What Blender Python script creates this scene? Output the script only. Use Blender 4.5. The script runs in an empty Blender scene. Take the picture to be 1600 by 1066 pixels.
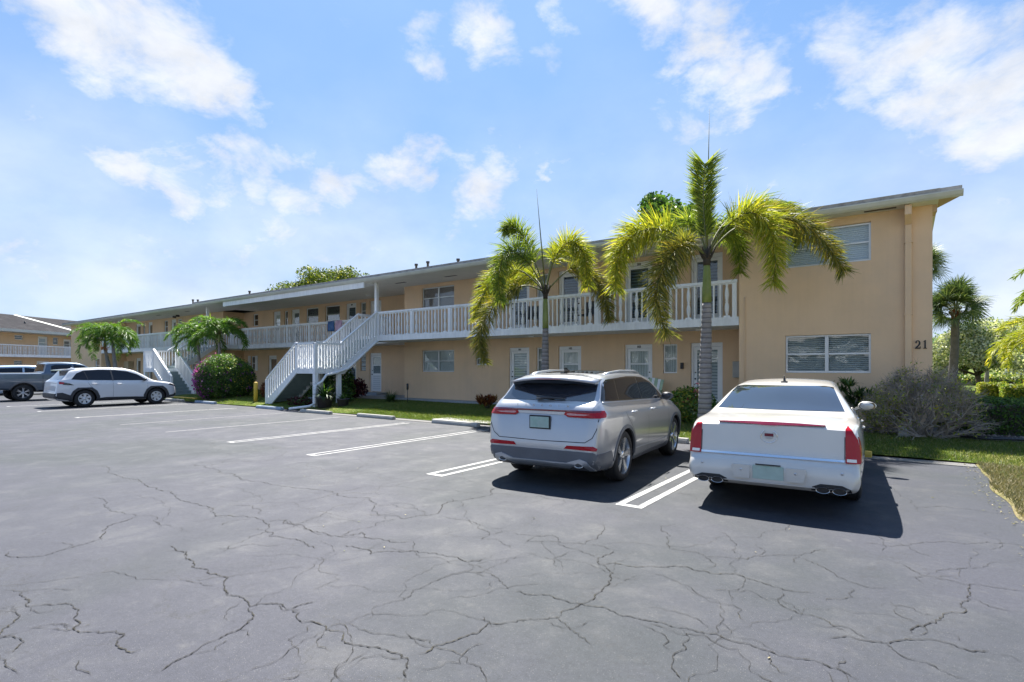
import bpy, bmesh, math, random
import numpy as np
from mathutils import Vector, Matrix
from mathutils.bvhtree import BVHTree
from mathutils.geometry import tessellate_polygon
R = math.radians
rnd = random.Random(7)
sc = bpy.context.scene
col = sc.collection
# ---------------------------------------------------------------- camera
cam = bpy.data.cameras.new('camera'); co = bpy.data.objects.new('camera', cam); col.objects.link(co)
cam.sensor_width = 36; cam.lens = 847/1600*36; cam.shift_y = 42/1600
cam.clip_start = .05; cam.clip_end = 3000
co.location = (0, 0, 1.65); co.rotation_euler = (R(90), 0, R(36))
sc.camera = co
# ---------------------------------------------------------------- light
SUN_V = Vector((-.40, .45, 1.0)).normalized()          # towards the sun
el = math.asin(SUN_V.z); az = math.atan2(SUN_V.x, SUN_V.y)
sl = bpy.data.lights.new('sun', 'SUN'); sl.energy = 4.5; sl.angle = R(.5); sl.color = (1, .955, .89)
so = bpy.data.objects.new('sun', sl); col.objects.link(so); so.location = (0, 0, 30)
so.rotation_euler = (-SUN_V).to_track_quat('-Z', 'Y').to_euler()
sc.view_settings.view_transform = 'Standard'; sc.view_settings.look = 'None'
sc.view_settings.gamma = 1; sc.view_settings.exposure = 1.64
W = bpy.data.worlds.new('World'); sc.world = W; W.use_nodes = True
CLOUDS = """-0.867,0.217,0.449,0.0485,1.15;-0.855,0.267,0.445,0.0594,1.15;-0.838,0.322,0.440,0.0622,1.15;-0.825,0.375,0.423,0.0558,1.15;-0.815,0.412,0.408,0.0403,1.058;-0.808,0.443,0.389,0.0275,0.834;-0.924,0.204,0.322,0.0251,0.722;-0.921,0.227,0.317,0.0171,0.61;-0.903,0.326,0.281,0.0356,0.946;-0.887,0.367,0.280,0.0386,0.946;-0.868,0.419,0.266,0.0401,0.89;-0.836,0.442,0.326,0.0381,0.834;-0.818,0.480,0.318,0.0410,0.834;-0.784,0.539,0.307,0.0477,0.946;-0.809,0.520,0.275,0.0423,0.89;-0.750,0.590,0.298,0.0347,0.722;-0.686,0.646,0.336,0.0459,1.002;-0.606,0.730,0.316,0.0469,1.002;-0.573,0.737,0.358,0.0353,1.002;-0.640,0.693,0.332,0.0332,0.722;-0.959,0.247,0.140,0.1171,0.61;-0.921,0.362,0.143,0.1478,0.61;-0.809,0.556,0.191,0.1639,0.554;-0.965,0.200,0.168,0.0775,0.498;-0.522,0.676,0.519,0.0424,1.002;-0.614,0.620,0.489,0.0326,0.722;-0.426,0.729,0.536,0.0258,0.722;-0.472,0.737,0.485,0.0268,0.498;-0.299,0.788,0.538,0.0432,1.058;-0.260,0.829,0.496,0.0408,1.15;-0.230,0.858,0.460,0.0411,1.15;-0.184,0.879,0.440,0.0464,1.15;-0.159,0.894,0.419,0.0251,0.946;-0.070,0.896,0.439,0.0407,0.89;-0.011,0.908,0.420,0.0481,1.002;0.044,0.918,0.394,0.0525,1.058;0.101,0.920,0.380,0.0485,1.058;0.010,0.932,0.362,0.0442,0.946;0.075,0.938,0.338,0.0633,1.15;0.116,0.941,0.319,0.0491,1.15;-0.052,0.920,0.389,0.0311,0.89;-0.087,0.917,0.389,0.0225,0.722;-0.308,0.867,0.391,0.0469,0.554;-0.253,0.890,0.380,0.0369,0.442;-0.137,0.942,0.306,0.0279,0.722;0.046,0.960,0.274,0.0708,0.498;0.112,0.964,0.240,0.0590,0.498;0.062,0.986,0.157,0.0809,0.442;-0.503,0.796,0.338,0.0177,0.834;-0.884,0.311,0.350,0.0273,0.442;-0.708,0.667,0.231,0.1354,0.386;-0.470,0.838,0.276,0.1014,0.274;-0.884,0.383,0.269,0.0333,0.9;-0.837,0.469,0.283,0.0370,0.9;-0.811,0.504,0.298,0.0313,0.8;-0.771,0.567,0.291,0.0366,0.9;-0.720,0.620,0.311,0.0328,0.75;-0.667,0.658,0.349,0.0327,0.85;-0.633,0.710,0.307,0.0358,0.8;-0.892,0.347,0.290,0.0266,0.8;-0.862,0.411,0.297,0.0297,0.8;-0.963,0.220,0.154,0.0615,0.75;-0.938,0.301,0.169,0.0751,0.7;-0.897,0.418,0.148,0.0919,0.7;-0.834,0.512,0.208,0.0854,0.6"""
def world():
    nt = W.node_tree; N = nt.nodes; N.clear(); L = nt.links.new
    def n(t, **k):
        o = N.new(t)
        for a, b in k.items(): setattr(o, a, b)
        return o
    def math_(op, a, b=None, clamp=False):
        m = n('ShaderNodeMath', operation=op, use_clamp=clamp)
        for i, v in enumerate((a, b)):
            if v is None: continue
            if isinstance(v, (int, float)): m.inputs[i].default_value = v
            else: L(v, m.inputs[i])
        return m.outputs[0]
    sky = n('ShaderNodeTexSky', sky_type='NISHITA', sun_disc=False)
    sky.sun_elevation = el; sky.sun_rotation = az
    sky.air_density = 1.0; sky.dust_density = .6; sky.ozone_density = 1.6
    tc = n('ShaderNodeTexCoord'); nrm = n('ShaderNodeVectorMath', operation='NORMALIZE'); L(tc.outputs['Generated'], nrm.inputs[0])
    D = nrm.outputs[0]
    # wobble the direction so cloud outlines break up
    mp = n('ShaderNodeMapping'); mp.inputs['Scale'].default_value = (1, 1, 1.7); mp.inputs['Rotation'].default_value = (R(14), R(-20), 0); L(D, mp.inputs[0])
    n1 = n('ShaderNodeTexNoise'); n1.inputs['Scale'].default_value = 7; n1.inputs['Detail'].default_value = 6; n1.inputs['Roughness'].default_value = .6
    L(mp.outputs[0], n1.inputs['Vector'])
    sub = n('ShaderNodeVectorMath', operation='SUBTRACT'); L(n1.outputs['Color'], sub.inputs[0]); sub.inputs[1].default_value = (.5, .5, .5)
    scl = n('ShaderNodeVectorMath', operation='SCALE'); scl.inputs['Scale'].default_value = .17; L(sub.outputs[0], scl.inputs[0])
    add = n('ShaderNodeVectorMath', operation='ADD'); L(D, add.inputs[0]); L(scl.outputs[0], add.inputs[1])
    cov = None
    for t in CLOUDS.split(';'):
        x, y, z, r, a = map(float, t.split(','))
        ds = n('ShaderNodeVectorMath', operation='DISTANCE'); L(add.outputs[0], ds.inputs[0]); ds.inputs[1].default_value = (x, y, z)
        mr = n('ShaderNodeMapRange', interpolation_type='SMOOTHSTEP'); L(ds.outputs['Value'], mr.inputs[0])
        mr.inputs[1].default_value = r*1.9; mr.inputs[2].default_value = r*.15; mr.inputs[3].default_value = 0; mr.inputs[4].default_value = a
        cov = mr.outputs[0] if cov is None else math_('MAXIMUM', cov, mr.outputs[0])
    n2 = n('ShaderNodeTexNoise'); n2.inputs['Scale'].default_value = 9; n2.inputs['Detail'].default_value = 11; n2.inputs['Roughness'].default_value = .66
    n2.inputs['Distortion'].default_value = .3
    L(mp.outputs[0], n2.inputs['Vector'])
    s = math_('ADD', cov, math_('MULTIPLY', math_('SUBTRACT', n2.outputs[0], .475), 2.2))
    cl = n('ShaderNodeMapRange', interpolation_type='SMOOTHSTEP'); L(s, cl.inputs[0]); cl.inputs[1].default_value = .08; cl.inputs[2].default_value = 1.4
    # thin veil growing towards the horizon
    sep = n('ShaderNodeSeparateXYZ'); L(D, sep.inputs[0])
    veil = n('ShaderNodeMapRange', interpolation_type='SMOOTHERSTEP'); L(sep.outputs[2], veil.inputs[0])
    veil.inputs[1].default_value = .62; veil.inputs[2].default_value = -.05; veil.inputs[3].default_value = .06; veil.inputs[4].default_value = .60
    n3 = n('ShaderNodeTexNoise'); n3.inputs['Scale'].default_value = 3.6; n3.inputs['Detail'].default_value = 8; L(mp.outputs[0], n3.inputs['Vector'])
    vv = math_('MULTIPLY', veil.outputs[0], math_('ADD', math_('MULTIPLY', n3.outputs[0], 2.2), -.15))
    fac = math_('MAXIMUM', math_('MULTIPLY', cl.outputs[0], .95), vv, True)
    hs = n('ShaderNodeMix', data_type='RGBA', blend_type='MULTIPLY'); hs.inputs[0].default_value = 1
    # soft shoulder on the glare round the sun: c / (1 + c / limit)
    dv = n('ShaderNodeVectorMath', operation='DIVIDE'); L(sky.outputs[0], dv.inputs[0]); dv.inputs[1].default_value = SKYLIM
    a1 = n('ShaderNodeVectorMath', operation='ADD'); L(dv.outputs[0], a1.inputs[0]); a1.inputs[1].default_value = (1, 1, 1)
    d2 = n('ShaderNodeVectorMath', operation='DIVIDE'); L(sky.outputs[0], d2.inputs[0]); L(a1.outputs[0], d2.inputs[1])
    L(d2.outputs[0], hs.inputs[6]); hs.inputs[7].default_value = SKYTINT
    mx = n('ShaderNodeMix', data_type='RGBA'); L(fac, mx.inputs[0]); L(hs.outputs[2], mx.inputs[6]); cs = n('ShaderNodeMapRange'); L(n1.outputs[0], cs.inputs[0]); cs.inputs[1].default_value = .35; cs.inputs[2].default_value = .65; cs.inputs[3].default_value = .84; cs.inputs[4].default_value = 1.04
    cv = n('ShaderNodeVectorMath', operation='SCALE'); cv.inputs[0].default_value = CLOUDC[:3]; L(cs.outputs[0], cv.inputs['Scale']); L(cv.outputs[0], mx.inputs[7])
    bg = n('ShaderNodeBackground'); L(mx.outputs[2], bg.inputs[0]); bg.inputs[1].default_value = .15
    out = n('ShaderNodeOutputWorld'); L(bg.outputs[0], out.inputs[0])
SKYLIM = (1.9, 3.0, 4.6); SKYTINT = (.55, .70, .85, 1); CLOUDC = (2.12, 2.18, 2.30, 1)
world()
# ---------------------------------------------------------------- helpers
def tag(o, label=None, cat=None, group=None, kind=None):
    if label: o['label'] = label
    if cat: o['category'] = cat
    if group: o['group'] = group
    if kind: o['kind'] = kind
    return o
def empty(name, loc=(0, 0, 0), rz=0, label=None, cat=None, group=None):
    o = bpy.data.objects.new(name, None); col.objects.link(o); o.location = loc; o.rotation_euler = (0, 0, rz)
    o.empty_display_size = .3
    return tag(o, label, cat, group)
def root_off(p):
    v = Vector((0, 0, 0))
    while p is not None: v += p.location; p = p.parent
    return v
def link(name, me, m, parent=None, world=True, smooth=False, loc=None):
    """world=True: vertices were written in world coordinates"""
    if smooth:
        me.polygons.foreach_set('use_smooth', [True]*len(me.polygons))
    o = bpy.data.objects.new(name, me); col.objects.link(o)
    if m is not None:
        me.materials.clear()
        for mm in (m if isinstance(m, (list, tuple)) else [m]): me.materials.append(mm)
    if parent is not None:
        if world: me.transform(Matrix.Translation(-root_off(parent)))
        o.parent = parent
    elif loc is not None:
        me.transform(Matrix.Translation(-Vector(loc))); o.location = loc
    return o
class MB:
    def __init__(s): s.b = bmesh.new(); s.mi = 0
    def face(s, pts):
        try:
            f = s.b.faces.new([s.b.verts.new(p) for p in pts]); f.material_index = s.mi; return f
        except ValueError: return None
    def box(s, x0, x1, y0, y1, z0, z1, bev=0):
        r = bmesh.ops.create_cube(s.b, size=1)
        bmesh.ops.transform(s.b, matrix=Matrix.Translation(((x0+x1)/2, (y0+y1)/2, (z0+z1)/2)) @ Matrix.Diagonal((abs(x1-x0), abs(y1-y0), abs(z1-z0), 1)), verts=r['verts'])
        if bev:
            es = list({e for v in r['verts'] for e in v.link_edges})
            bmesh.ops.bevel(s.b, geom=es, offset=bev, segments=2, affect='EDGES', profile=.5)
        elif s.mi:
            for f in {f for v in r['verts'] for f in v.link_faces}: f.material_index = s.mi
        return s
    def prism(s, pts, d):
        """closed polygon (3-D points) extruded by vector d"""
        d = Vector(d); a = [s.b.verts.new(p) for p in pts]; c = [s.b.verts.new(Vector(p)+d) for p in pts]
        n = len(a)
        try:
            s.b.faces.new(a); s.b.faces.new(c[::-1])
            for i in range(n): s.b.faces.new((a[i], c[i], c[(i+1) % n], a[(i+1) % n]))
        except ValueError: pass
        return s
    def tube(s, pts, r, n=8, cap=True):
        pts = [Vector(p) for p in pts]; rs = r if isinstance(r, (list, tuple)) else [r]*len(pts)
        prev = None; rings = []
        for i, p in enumerate(pts):
            t = (pts[min(i+1, len(pts)-1)]-pts[max(i-1, 0)])
            if t.length < 1e-9: t = Vector((0, 0, 1))
            t.normalize()
            if prev is None:
                prev = t.orthogonal().normalized()
                if abs(t.z) < .9: prev = (Vector((0, 0, 1))-t*t.z).normalized()
            u = (prev-t*prev.dot(t)); u = u.normalized() if u.length > 1e-6 else t.orthogonal().normalized()
            prev = u; w = t.cross(u)
            rings.append([s.b.verts.new(p+(u*math.cos(2*math.pi*k/n)+w*math.sin(2*math.pi*k/n))*rs[i]) for k in range(n)])
        for a, c in zip(rings, rings[1:]):
            for k in range(n): s.b.faces.new((a[k], a[(k+1) % n], c[(k+1) % n], c[k])).smooth = True
        if cap and n > 2:
            s.b.faces.new(rings[0][::-1]); s.b.faces.new(rings[-1])
        return s
    def lathe(s, prof, c=(0, 0, 0), n=16, axis='z'):
        c = Vector(c); rings = []
        for r, h in prof:
            ring = []
            for k in range(n):
                a = 2*math.pi*k/n; u, v = max(r, 1e-4)*math.cos(a), max(r, 1e-4)*math.sin(a)
                p = (u, v, h) if axis == 'z' else ((h, u, v) if axis == 'x' else (u, h, v))
                ring.append(s.b.verts.new(c+Vector(p)))
            rings.append(ring)
        for a, d in zip(rings, rings[1:]):
            for k in range(n): s.b.faces.new((a[k], a[(k+1) % n], d[(k+1) % n], d[k])).smooth = True
        return s
    def fix(s): bmesh.ops.recalc_face_normals(s.b, faces=s.b.faces); return s
    def mesh(s, name):
        me = bpy.data.meshes.new(name); s.b.to_mesh(me); s.b.free(); return me
    def build(s, name, m, parent=None, world=True, smooth=False, loc=None, fix=True):
        if fix: s.fix()
        return link(name, s.mesh(name), m, parent, world, smooth, loc)
def npmesh(name, V, F, m, parent=None, world=True, loc=None, k=4):
    V = np.asarray(V, dtype=np.float32).reshape(-1, 3); F = np.asarray(F, dtype=np.int32).reshape(-1, k)
    me = bpy.data.meshes.new(name); me.vertices.add(len(V)); me.vertices.foreach_set('co', V.ravel())
    me.loops.add(F.size); me.loops.foreach_set('vertex_index', F.ravel())
    me.polygons.add(len(F)); me.polygons.foreach_set('loop_start', np.arange(0, F.size, k, dtype=np.int32))
    try: me.polygons.foreach_set('loop_total', np.full(len(F), k, dtype=np.int32))
    except Exception: pass
    me.update(calc_edges=True); me.validate()
    return link(name, me, m, parent, world, False, loc)
# ---------------------------------------------------------------- materials
def nodes(name):
    m = bpy.data.materials.new(name); m.use_nodes = True; nt = m.node_tree
    return m, nt, nt.nodes['Principled BSDF'], nt.nodes['Material Output']
def setp(b, **k):
    names = dict(color='Base Color', rough='Roughness', metal='Metallic', coat='Coat Weight', coatr='Coat Roughness', spec='Specular IOR Level', trans='Transmission Weight', emit='Emission Color', es='Emission Strength', alpha='Alpha', sheen='Sheen Weight')
    for a, v in k.items():
        b.inputs[names[a]].default_value = (*v, 1) if isinstance(v, tuple) else v
def mat(name, color, rough=.6, metal=0, var=.12, vscale=3, bump=0, bscale=60, coat=0, spec=.5, dirt=None, dscale=1.5, damt=.5, vscale3=None):
    """plain surface with two scales of tonal wear and a fine bump"""
    m, nt, b, out = nodes(name); L = nt.links.new; N = nt.nodes
    setp(b, rough=rough, metal=metal, coat=coat, spec=spec)
    tc = N.new('ShaderNodeTexCoord'); mp = N.new('ShaderNodeMapping'); L(tc.outputs['Object'], mp.inputs[0])
    if vscale3: mp.inputs['Scale'].default_value = vscale3
    nz = N.new('ShaderNodeTexNoise'); nz.inputs['Scale'].default_value = vscale; nz.inputs['Detail'].default_value = 6; nz.inputs['Roughness'].default_value = .6
    L(mp.outputs[0], nz.inputs['Vector'])
    mr = N.new('ShaderNodeMapRange'); L(nz.outputs[0], mr.inputs[0]); mr.inputs[1].default_value = .3; mr.inputs[2].default_value = .7
    mr.inputs[3].default_value = 1-var; mr.inputs[4].default_value = 1+var*.6
    mu = N.new('ShaderNodeVectorMath'); mu.operation = 'SCALE'; mu.inputs[0].default_value = color; L(mr.outputs[0], mu.inputs['Scale'])
    last = mu.outputs[0]
    if dirt:
        n2 = N.new('ShaderNodeTexNoise'); n2.inputs['Scale'].default_value = dscale; n2.inputs['Detail'].default_value = 8; n2.inputs['Roughness'].default_value = .7
        L(mp.outputs[0], n2.inputs['Vector'])
        m2 = N.new('ShaderNodeMapRange'); L(n2.outputs[0], m2.inputs[0]); m2.inputs[1].default_value = .5; m2.inputs[2].default_value = .75; m2.inputs[4].default_value = damt
        mx = N.new('ShaderNodeMix'); mx.data_type = 'RGBA'; L(m2.outputs[0], mx.inputs[0]); L(last, mx.inputs[6]); mx.inputs[7].default_value = (*dirt, 1); last = mx.outputs[2]
    L(last, b.inputs['Base Color'])
    if bump:
        n3 = N.new('ShaderNodeTexNoise'); n3.inputs['Scale'].default_value = bscale; n3.inputs['Detail'].default_value = 4; L(tc.outputs['Object'], n3.inputs['Vector'])
        bp = N.new('ShaderNodeBump'); bp.inputs['Strength'].default_value = bump; bp.inputs['Distance'].default_value = .01
        L(n3.outputs[0], bp.inputs['Height']); L(bp.outputs[0], b.inputs['Normal'])
    return m
def leafmat(name, c1, c2, c3=None, trans=.35, rough=.5, spec=.35):
    """leaves: every leaf (mesh island) takes its own tone between the given colours; lets light through"""
    m, nt, b, out = nodes(name); L = nt.links.new; N = nt.nodes
    g = N.new('ShaderNodeNewGeometry'); cr = N.new('ShaderNodeValToRGB'); L(g.outputs['Random Per Island'], cr.inputs[0])
    e = cr.color_ramp.elements; e[0].color = (*c1, 1); e[1].color = (*c2, 1); e[0].position = .1; e[1].position = .8
    if c3: x = e.new(.96); x.color = (*c3, 1)
    L(cr.outputs[0], b.inputs['Base Color']); setp(b, rough=rough, spec=spec)
    t = N.new('ShaderNodeBsdfTranslucent')
    hv = N.new('ShaderNodeVectorMath'); hv.operation = 'MULTIPLY'; L(cr.outputs[0], hv.inputs[0]); hv.inputs[1].default_value = (1.3, 1.38, .6); L(hv.outputs[0], t.inputs[0])
    ms = N.new('ShaderNodeMixShader'); ms.inputs[0].default_value = trans; L(b.outputs[0], ms.inputs[1]); L(t.outputs[0], ms.inputs[2]); L(ms.outputs[0], out.inputs[0])
    return m
def glassmat(name, tint=(.90, .93, .93), refl=.12, see=.85):
    m, nt, b, out = nodes(name); L = nt.links.new; N = nt.nodes
    N.remove(b)
    tr = N.new('ShaderNodeBsdfTransparent'); tr.inputs[0].default_value = (*tint, 1)
    gl = N.new('ShaderNodeBsdfGlossy'); gl.inputs['Roughness'].default_value = .02
    lwt = N.new('ShaderNodeLayerWeight'); lwt.inputs[0].default_value = .5; lw = N.new('ShaderNodeMath'); lw.operation = 'POWER'; lw.inputs[1].default_value = 3.2; L(lwt.outputs['Facing'], lw.inputs[0])
    ad = N.new('ShaderNodeMath'); ad.operation = 'ADD'; ad.use_clamp = True; ad.inputs[1].default_value = refl; L(lw.outputs[0], ad.inputs[0])
    tc = N.new('ShaderNodeTexCoord'); nz = N.new('ShaderNodeTexNoise'); nz.inputs['Scale'].default_value = 1.6; L(tc.outputs['Object'], nz.inputs['Vector'])
    bp = N.new('ShaderNodeBump'); bp.inputs['Strength'].default_value = .12; bp.inputs['Distance'].default_value = .05; L(nz.outputs[0], bp.inputs['Height']); L(bp.outputs[0], gl.inputs['Normal'])
    ms = N.new('ShaderNodeMixShader'); L(ad.outputs[0], ms.inputs[0]); L(tr.outputs[0], ms.inputs[1]); L(gl.outputs[0], ms.inputs[2]); L(ms.outputs[0], out.inputs[0])
    return m
def bandmat(name, c1, c2, period, axis='z', rough=.5, vary=.1):
    """blinds / pleats / lap boards: an even banding of two tones"""
    m, nt, b, out = nodes(name); L = nt.links.new; N = nt.nodes
    tc = N.new('ShaderNodeTexCoord'); wv = N.new('ShaderNodeTexWave'); wv.bands_direction = axis.upper(); wv.wave_profile = 'SIN'
    wv.inputs['Scale'].default_value = .314/period; wv.inputs['Distortion'].default_value = vary*6; wv.inputs['Detail'].default_value = 1; wv.inputs['Detail Scale'].default_value = .6
    L(tc.outputs['Object'], wv.inputs['Vector'])
    cr = N.new('ShaderNodeValToRGB'); cr.color_ramp.elements[0].color = (*c1, 1); cr.color_ramp.elements[1].color = (*c2, 1); cr.color_ramp.elements[0].position = .25; cr.color_ramp.elements[1].position = .6
    L(wv.outputs['Fac'], cr.inputs[0]); L(cr.outputs[0], b.inputs['Base Color'])
    bp = N.new('ShaderNodeBump'); bp.inputs['Strength'].default_value = .5; bp.inputs['Distance'].default_value = .02; L(wv.outputs['Fac'], bp.inputs['Height']); L(bp.outputs[0], b.inputs['Normal'])
    setp(b, rough=rough); return m
def asphaltmat():
    m, nt, b, out = nodes('asphalt'); L = nt.links.new; N = nt.nodes
    tc = N.new('ShaderNodeTexCoord'); P = tc.outputs['Object']
    def noise(s, d, r=.55, dist=0):
        n = N.new('ShaderNodeTexNoise'); n.inputs['Scale'].default_value = s; n.inputs['Detail'].default_value = d; n.inputs['Roughness'].default_value = r; n.inputs['Distortion'].default_value = dist; L(P, n.inputs['Vector']); return n
    def ramp(src, a, b_, c, d):
        mr = N.new('ShaderNodeMapRange'); L(src, mr.inputs[0]); mr.inputs[1].default_value = a; mr.inputs[2].default_value = b_; mr.inputs[3].default_value = c; mr.inputs[4].default_value = d; return mr.outputs[0]
    def mix(f, a, c, mode='MIX'):
        x = N.new('ShaderNodeMix'); x.data_type = 'RGBA'; x.blend_type = mode
        if isinstance(f, float): x.inputs[0].default_value = f
        else: L(f, x.inputs[0])
        for i, v in ((6, a), (7, c)):
            if isinstance(v, tuple): x.inputs[i].default_value = (*v, 1)
            else: L(v, x.inputs[i])
        return x.outputs[2]
    big = noise(.22, 5, .6, .4); c = mix(ramp(big.outputs[0], .42, .58, 0, 1), (.029, .034, .039), (.039, .041, .053))
    med = noise(1.7, 8, .68, .3); c = mix(ramp(med.outputs[0], .52, .8, 0, .55), c, (.080, .079, .078))
    dk = noise(.9, 7, .7, .6); c = mix(ramp(dk.outputs[0], .56, .78, 0, .5), c, (.029, .031, .035))
    st = noise(5, 5, .6, .2); c = mix(ramp(st.outputs[0], .62, .78, 0, .35), c, (.115, .112, .105))
    mot = noise(26, 5, .75); c = mix(1.0, c, ramp(mot.outputs[0], .3, .7, .80, 1.22), 'MULTIPLY')
    fine = noise(150, 4, .8); c = mix(1.0, c, ramp(fine.outputs[0], .3, .7, .40, 1.65), 'MULTIPLY')
    grit = N.new('ShaderNodeTexVoronoi'); grit.inputs['Scale'].default_value = 60; L(P, grit.inputs['Vector'])
    c = mix(ramp(grit.outputs['Distance'], .16, .04, 0, .7), c, (.24, .235, .21))
    # secondary hairline cracking
    wob = noise(2.6, 6, .65); sb = N.new('ShaderNodeVectorMath'); sb.operation = 'SCALE'; L(wob.outputs['Color'], sb.inputs[0]); sb.inputs['Scale'].default_value = .75
    ad = N.new('ShaderNodeVectorMath'); L(P, ad.inputs[0]); L(sb.outputs[0], ad.inputs[1])
    for s, w, lo, hi in ((.5, .005, .40, .52), (1.1, .0065, .50, .60)):
        v = N.new('ShaderNodeTexVoronoi'); v.feature = 'DISTANCE_TO_EDGE'; v.inputs['Scale'].default_value = s; L(ad.outputs[0], v.inputs['Vector'])
        k = ramp(v.outputs['Distance'], w*s, w*s*.25, 0, 1); mk = noise(.45/s*.5+.2, 3)
        mm = N.new('ShaderNodeMath'); mm.operation = 'MULTIPLY'; L(k, mm.inputs[0]); L(ramp(mk.outputs[0], lo, hi, 0, .8), mm.inputs[1])
        c = mix(mm.outputs[0], c, (.022, .022, .022))
    L(c, b.inputs['Base Color'])
    L(ramp(med.outputs[0], .3, .7, .78, .62), b.inputs['Roughness']); setp(b, spec=.35)
    bp = N.new('ShaderNodeBump'); bp.inputs['Strength'].default_value = .5; bp.inputs['Distance'].default_value = .006; L(fine.outputs[0], bp.inputs['Height']); L(bp.outputs[0], b.inputs['Normal'])
    return m
M = {}
M['asphalt'] = asphaltmat()
M['crack'] = mat('crack_fill', (.016, .015, .013), .9, var=.4, vscale=6, dirt=(.07, .06, .02), dscale=3, damt=.5)
M['stucco'] = mat('peach_stucco', (.77, .545, .345), .85, var=.07, vscale=.8, bump=.35, bscale=70, dirt=(.62, .47, .34), dscale=.7, damt=.5)
def streaks(m, amt=.05, s=(2.6, 2.6, .16)):
    nt = m.node_tree; N = nt.nodes; L = nt.links.new; b = N['Principled BSDF']; tc = N.new('ShaderNodeTexCoord'); mp = N.new('ShaderNodeMapping'); mp.inputs['Scale'].default_value = s; L(tc.outputs['Object'], mp.inputs[0])
    nz = N.new('ShaderNodeTexNoise'); nz.inputs['Scale'].default_value = 1.6; nz.inputs['Detail'].default_value = 6; nz.inputs['Roughness'].default_value = .7; L(mp.outputs[0], nz.inputs['Vector'])
    mr = N.new('ShaderNodeMapRange'); L(nz.outputs[0], mr.inputs[0]); mr.inputs[1].default_value = .42; mr.inputs[2].default_value = .75; mr.inputs[3].default_value = 1; mr.inputs[4].default_value = 1-amt
    src = b.inputs['Base Color'].links[0].from_socket; vs = N.new('ShaderNodeVectorMath'); vs.operation = 'SCALE'; L(src, vs.inputs[0]); L(mr.outputs[0], vs.inputs['Scale']); L(vs.outputs[0], b.inputs['Base Color'])
streaks(M['stucco'])
M['stucco2'] = mat('faded_peach_stucco', (.56, .41, .28), .85, var=.08, vscale=.8, bump=.3, bscale=70)
M['white'] = mat('white_masonry_paint', (.84, .85, .85), .55, var=.06, vscale=2.2, bump=.12, bscale=30, dirt=(.5, .5, .47), dscale=1.3, damt=.3)
streaks(M['white'], .18, (5, 5, .5))
M['trim'] = mat('white_trim_paint', (.84, .85, .85), .4, var=.05, vscale=4)
M['soffit'] = mat('soffit_board', (.70, .69, .64), .7, var=.06, vscale=1.5)
M['fascia'] = mat('weathered_fascia', (.56, .57, .52), .5, var=.1, vscale=2, dirt=(.35, .35, .30), damt=.4)
M['tile'] = mat('mottled_roof_tile', (.42, .40, .38), .85, var=.3, vscale=5, bump=.4, bscale=25, dirt=(.14, .13, .13), dscale=3.5, damt=.85)
M['shingle'] = mat('grey_shingle', (.032, .031, .034), .95, spec=.1, var=.25, vscale=3, bump=.5, bscale=25, dirt=(.1, .1, .1), dscale=1)
M['alu'] = mat('aluminium_frame', (.66, .68, .69), .35, .3, var=.06)
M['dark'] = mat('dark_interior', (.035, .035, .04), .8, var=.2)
M['black'] = mat('black_plastic', (.018, .018, .02), .45, var=.15)
M['blackgloss'] = mat('gloss_black', (.01, .01, .012), .12, var=.1, coat=.6)
M['glass'] = glassmat('window_glass', refl=.05)
M['glassdim'] = glassmat('dim_window_glass', (.55, .6, .62), .16)
M['blind'] = bandmat('grey_blinds', (.20, .22, .22), (.58, .60, .60), .05)
M['blindblue'] = bandmat('blue_grey_blinds', (.50, .57, .66), (.68, .74, .82), .05)
M['blindbrown'] = bandmat('brown_blinds', (.22, .17, .16), (.42, .34, .31), .05)
M['louvre'] = bandmat('louvre_glass', (.30, .34, .36), (.60, .64, .66), .10)
M['louvredark'] = bandmat('dark_louvre', (.02, .028, .04), (.09, .13, .18), .10)
M['curtain'] = bandmat('pleated_curtain', (.50, .51, .50), (.85, .86, .84), .06, 'x')
M['lap'] = bandmat('white_lap_panel', (.6, .63, .65), (.75, .77, .78), .11)
M['concrete'] = mat('pale_concrete', (.36, .35, .32), .85, var=.14, vscale=3, bump=.4, bscale=50, dirt=(.2, .19, .17), dscale=2.5, damt=.6)
M['bluecon'] = mat('worn_blue_concrete', (.27, .33, .40), .8, var=.2, vscale=4, bump=.3, bscale=50, dirt=(.45, .45, .43), dscale=3, damt=.8)
M['greypaint'] = mat('grey_floor_paint', (.30, .33, .36), .7, var=.1, vscale=2, dirt=(.22, .22, .21), damt=.5)
M['steps'] = mat('grey_green_step_paint', (.22, .28, .28), .6, var=.12, vscale=4)
M['yellow'] = mat('yellow_paint', (.62, .42, .06), .55, var=.12, vscale=6, dirt=(.35, .25, .06), dscale=5, damt=.6)
M['line'] = mat('worn_white_line', (.36, .36, .35), .7, var=.12, vscale=8, dirt=(.085, .085, .09), dscale=6, damt=.95)
M['linefade'] = mat('faded_white_line', (.30, .30, .30), .7, var=.2, vscale=8, dirt=(.085, .085, .09), dscale=7, damt=.9)
M['bark'] = mat('palm_bark', (.24, .215, .20), .9, var=.25, vscale=5, bump=.7, bscale=18, dirt=(.12, .10, .09), dscale=3, damt=.6)
M['darkbark'] = mat('dark_bark', (.11, .095, .085), .9, var=.3, vscale=6, bump=.8, bscale=15)
M['mulch'] = mat('dark_mulch', (.10, .085, .075), .95, var=.45, vscale=14, bump=1, bscale=30, dirt=(.26, .24, .22), dscale=9, damt=.6)
M['terracotta'] = mat('plum_plastic_pot', (.055, .05, .065), .5, var=.1)
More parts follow.
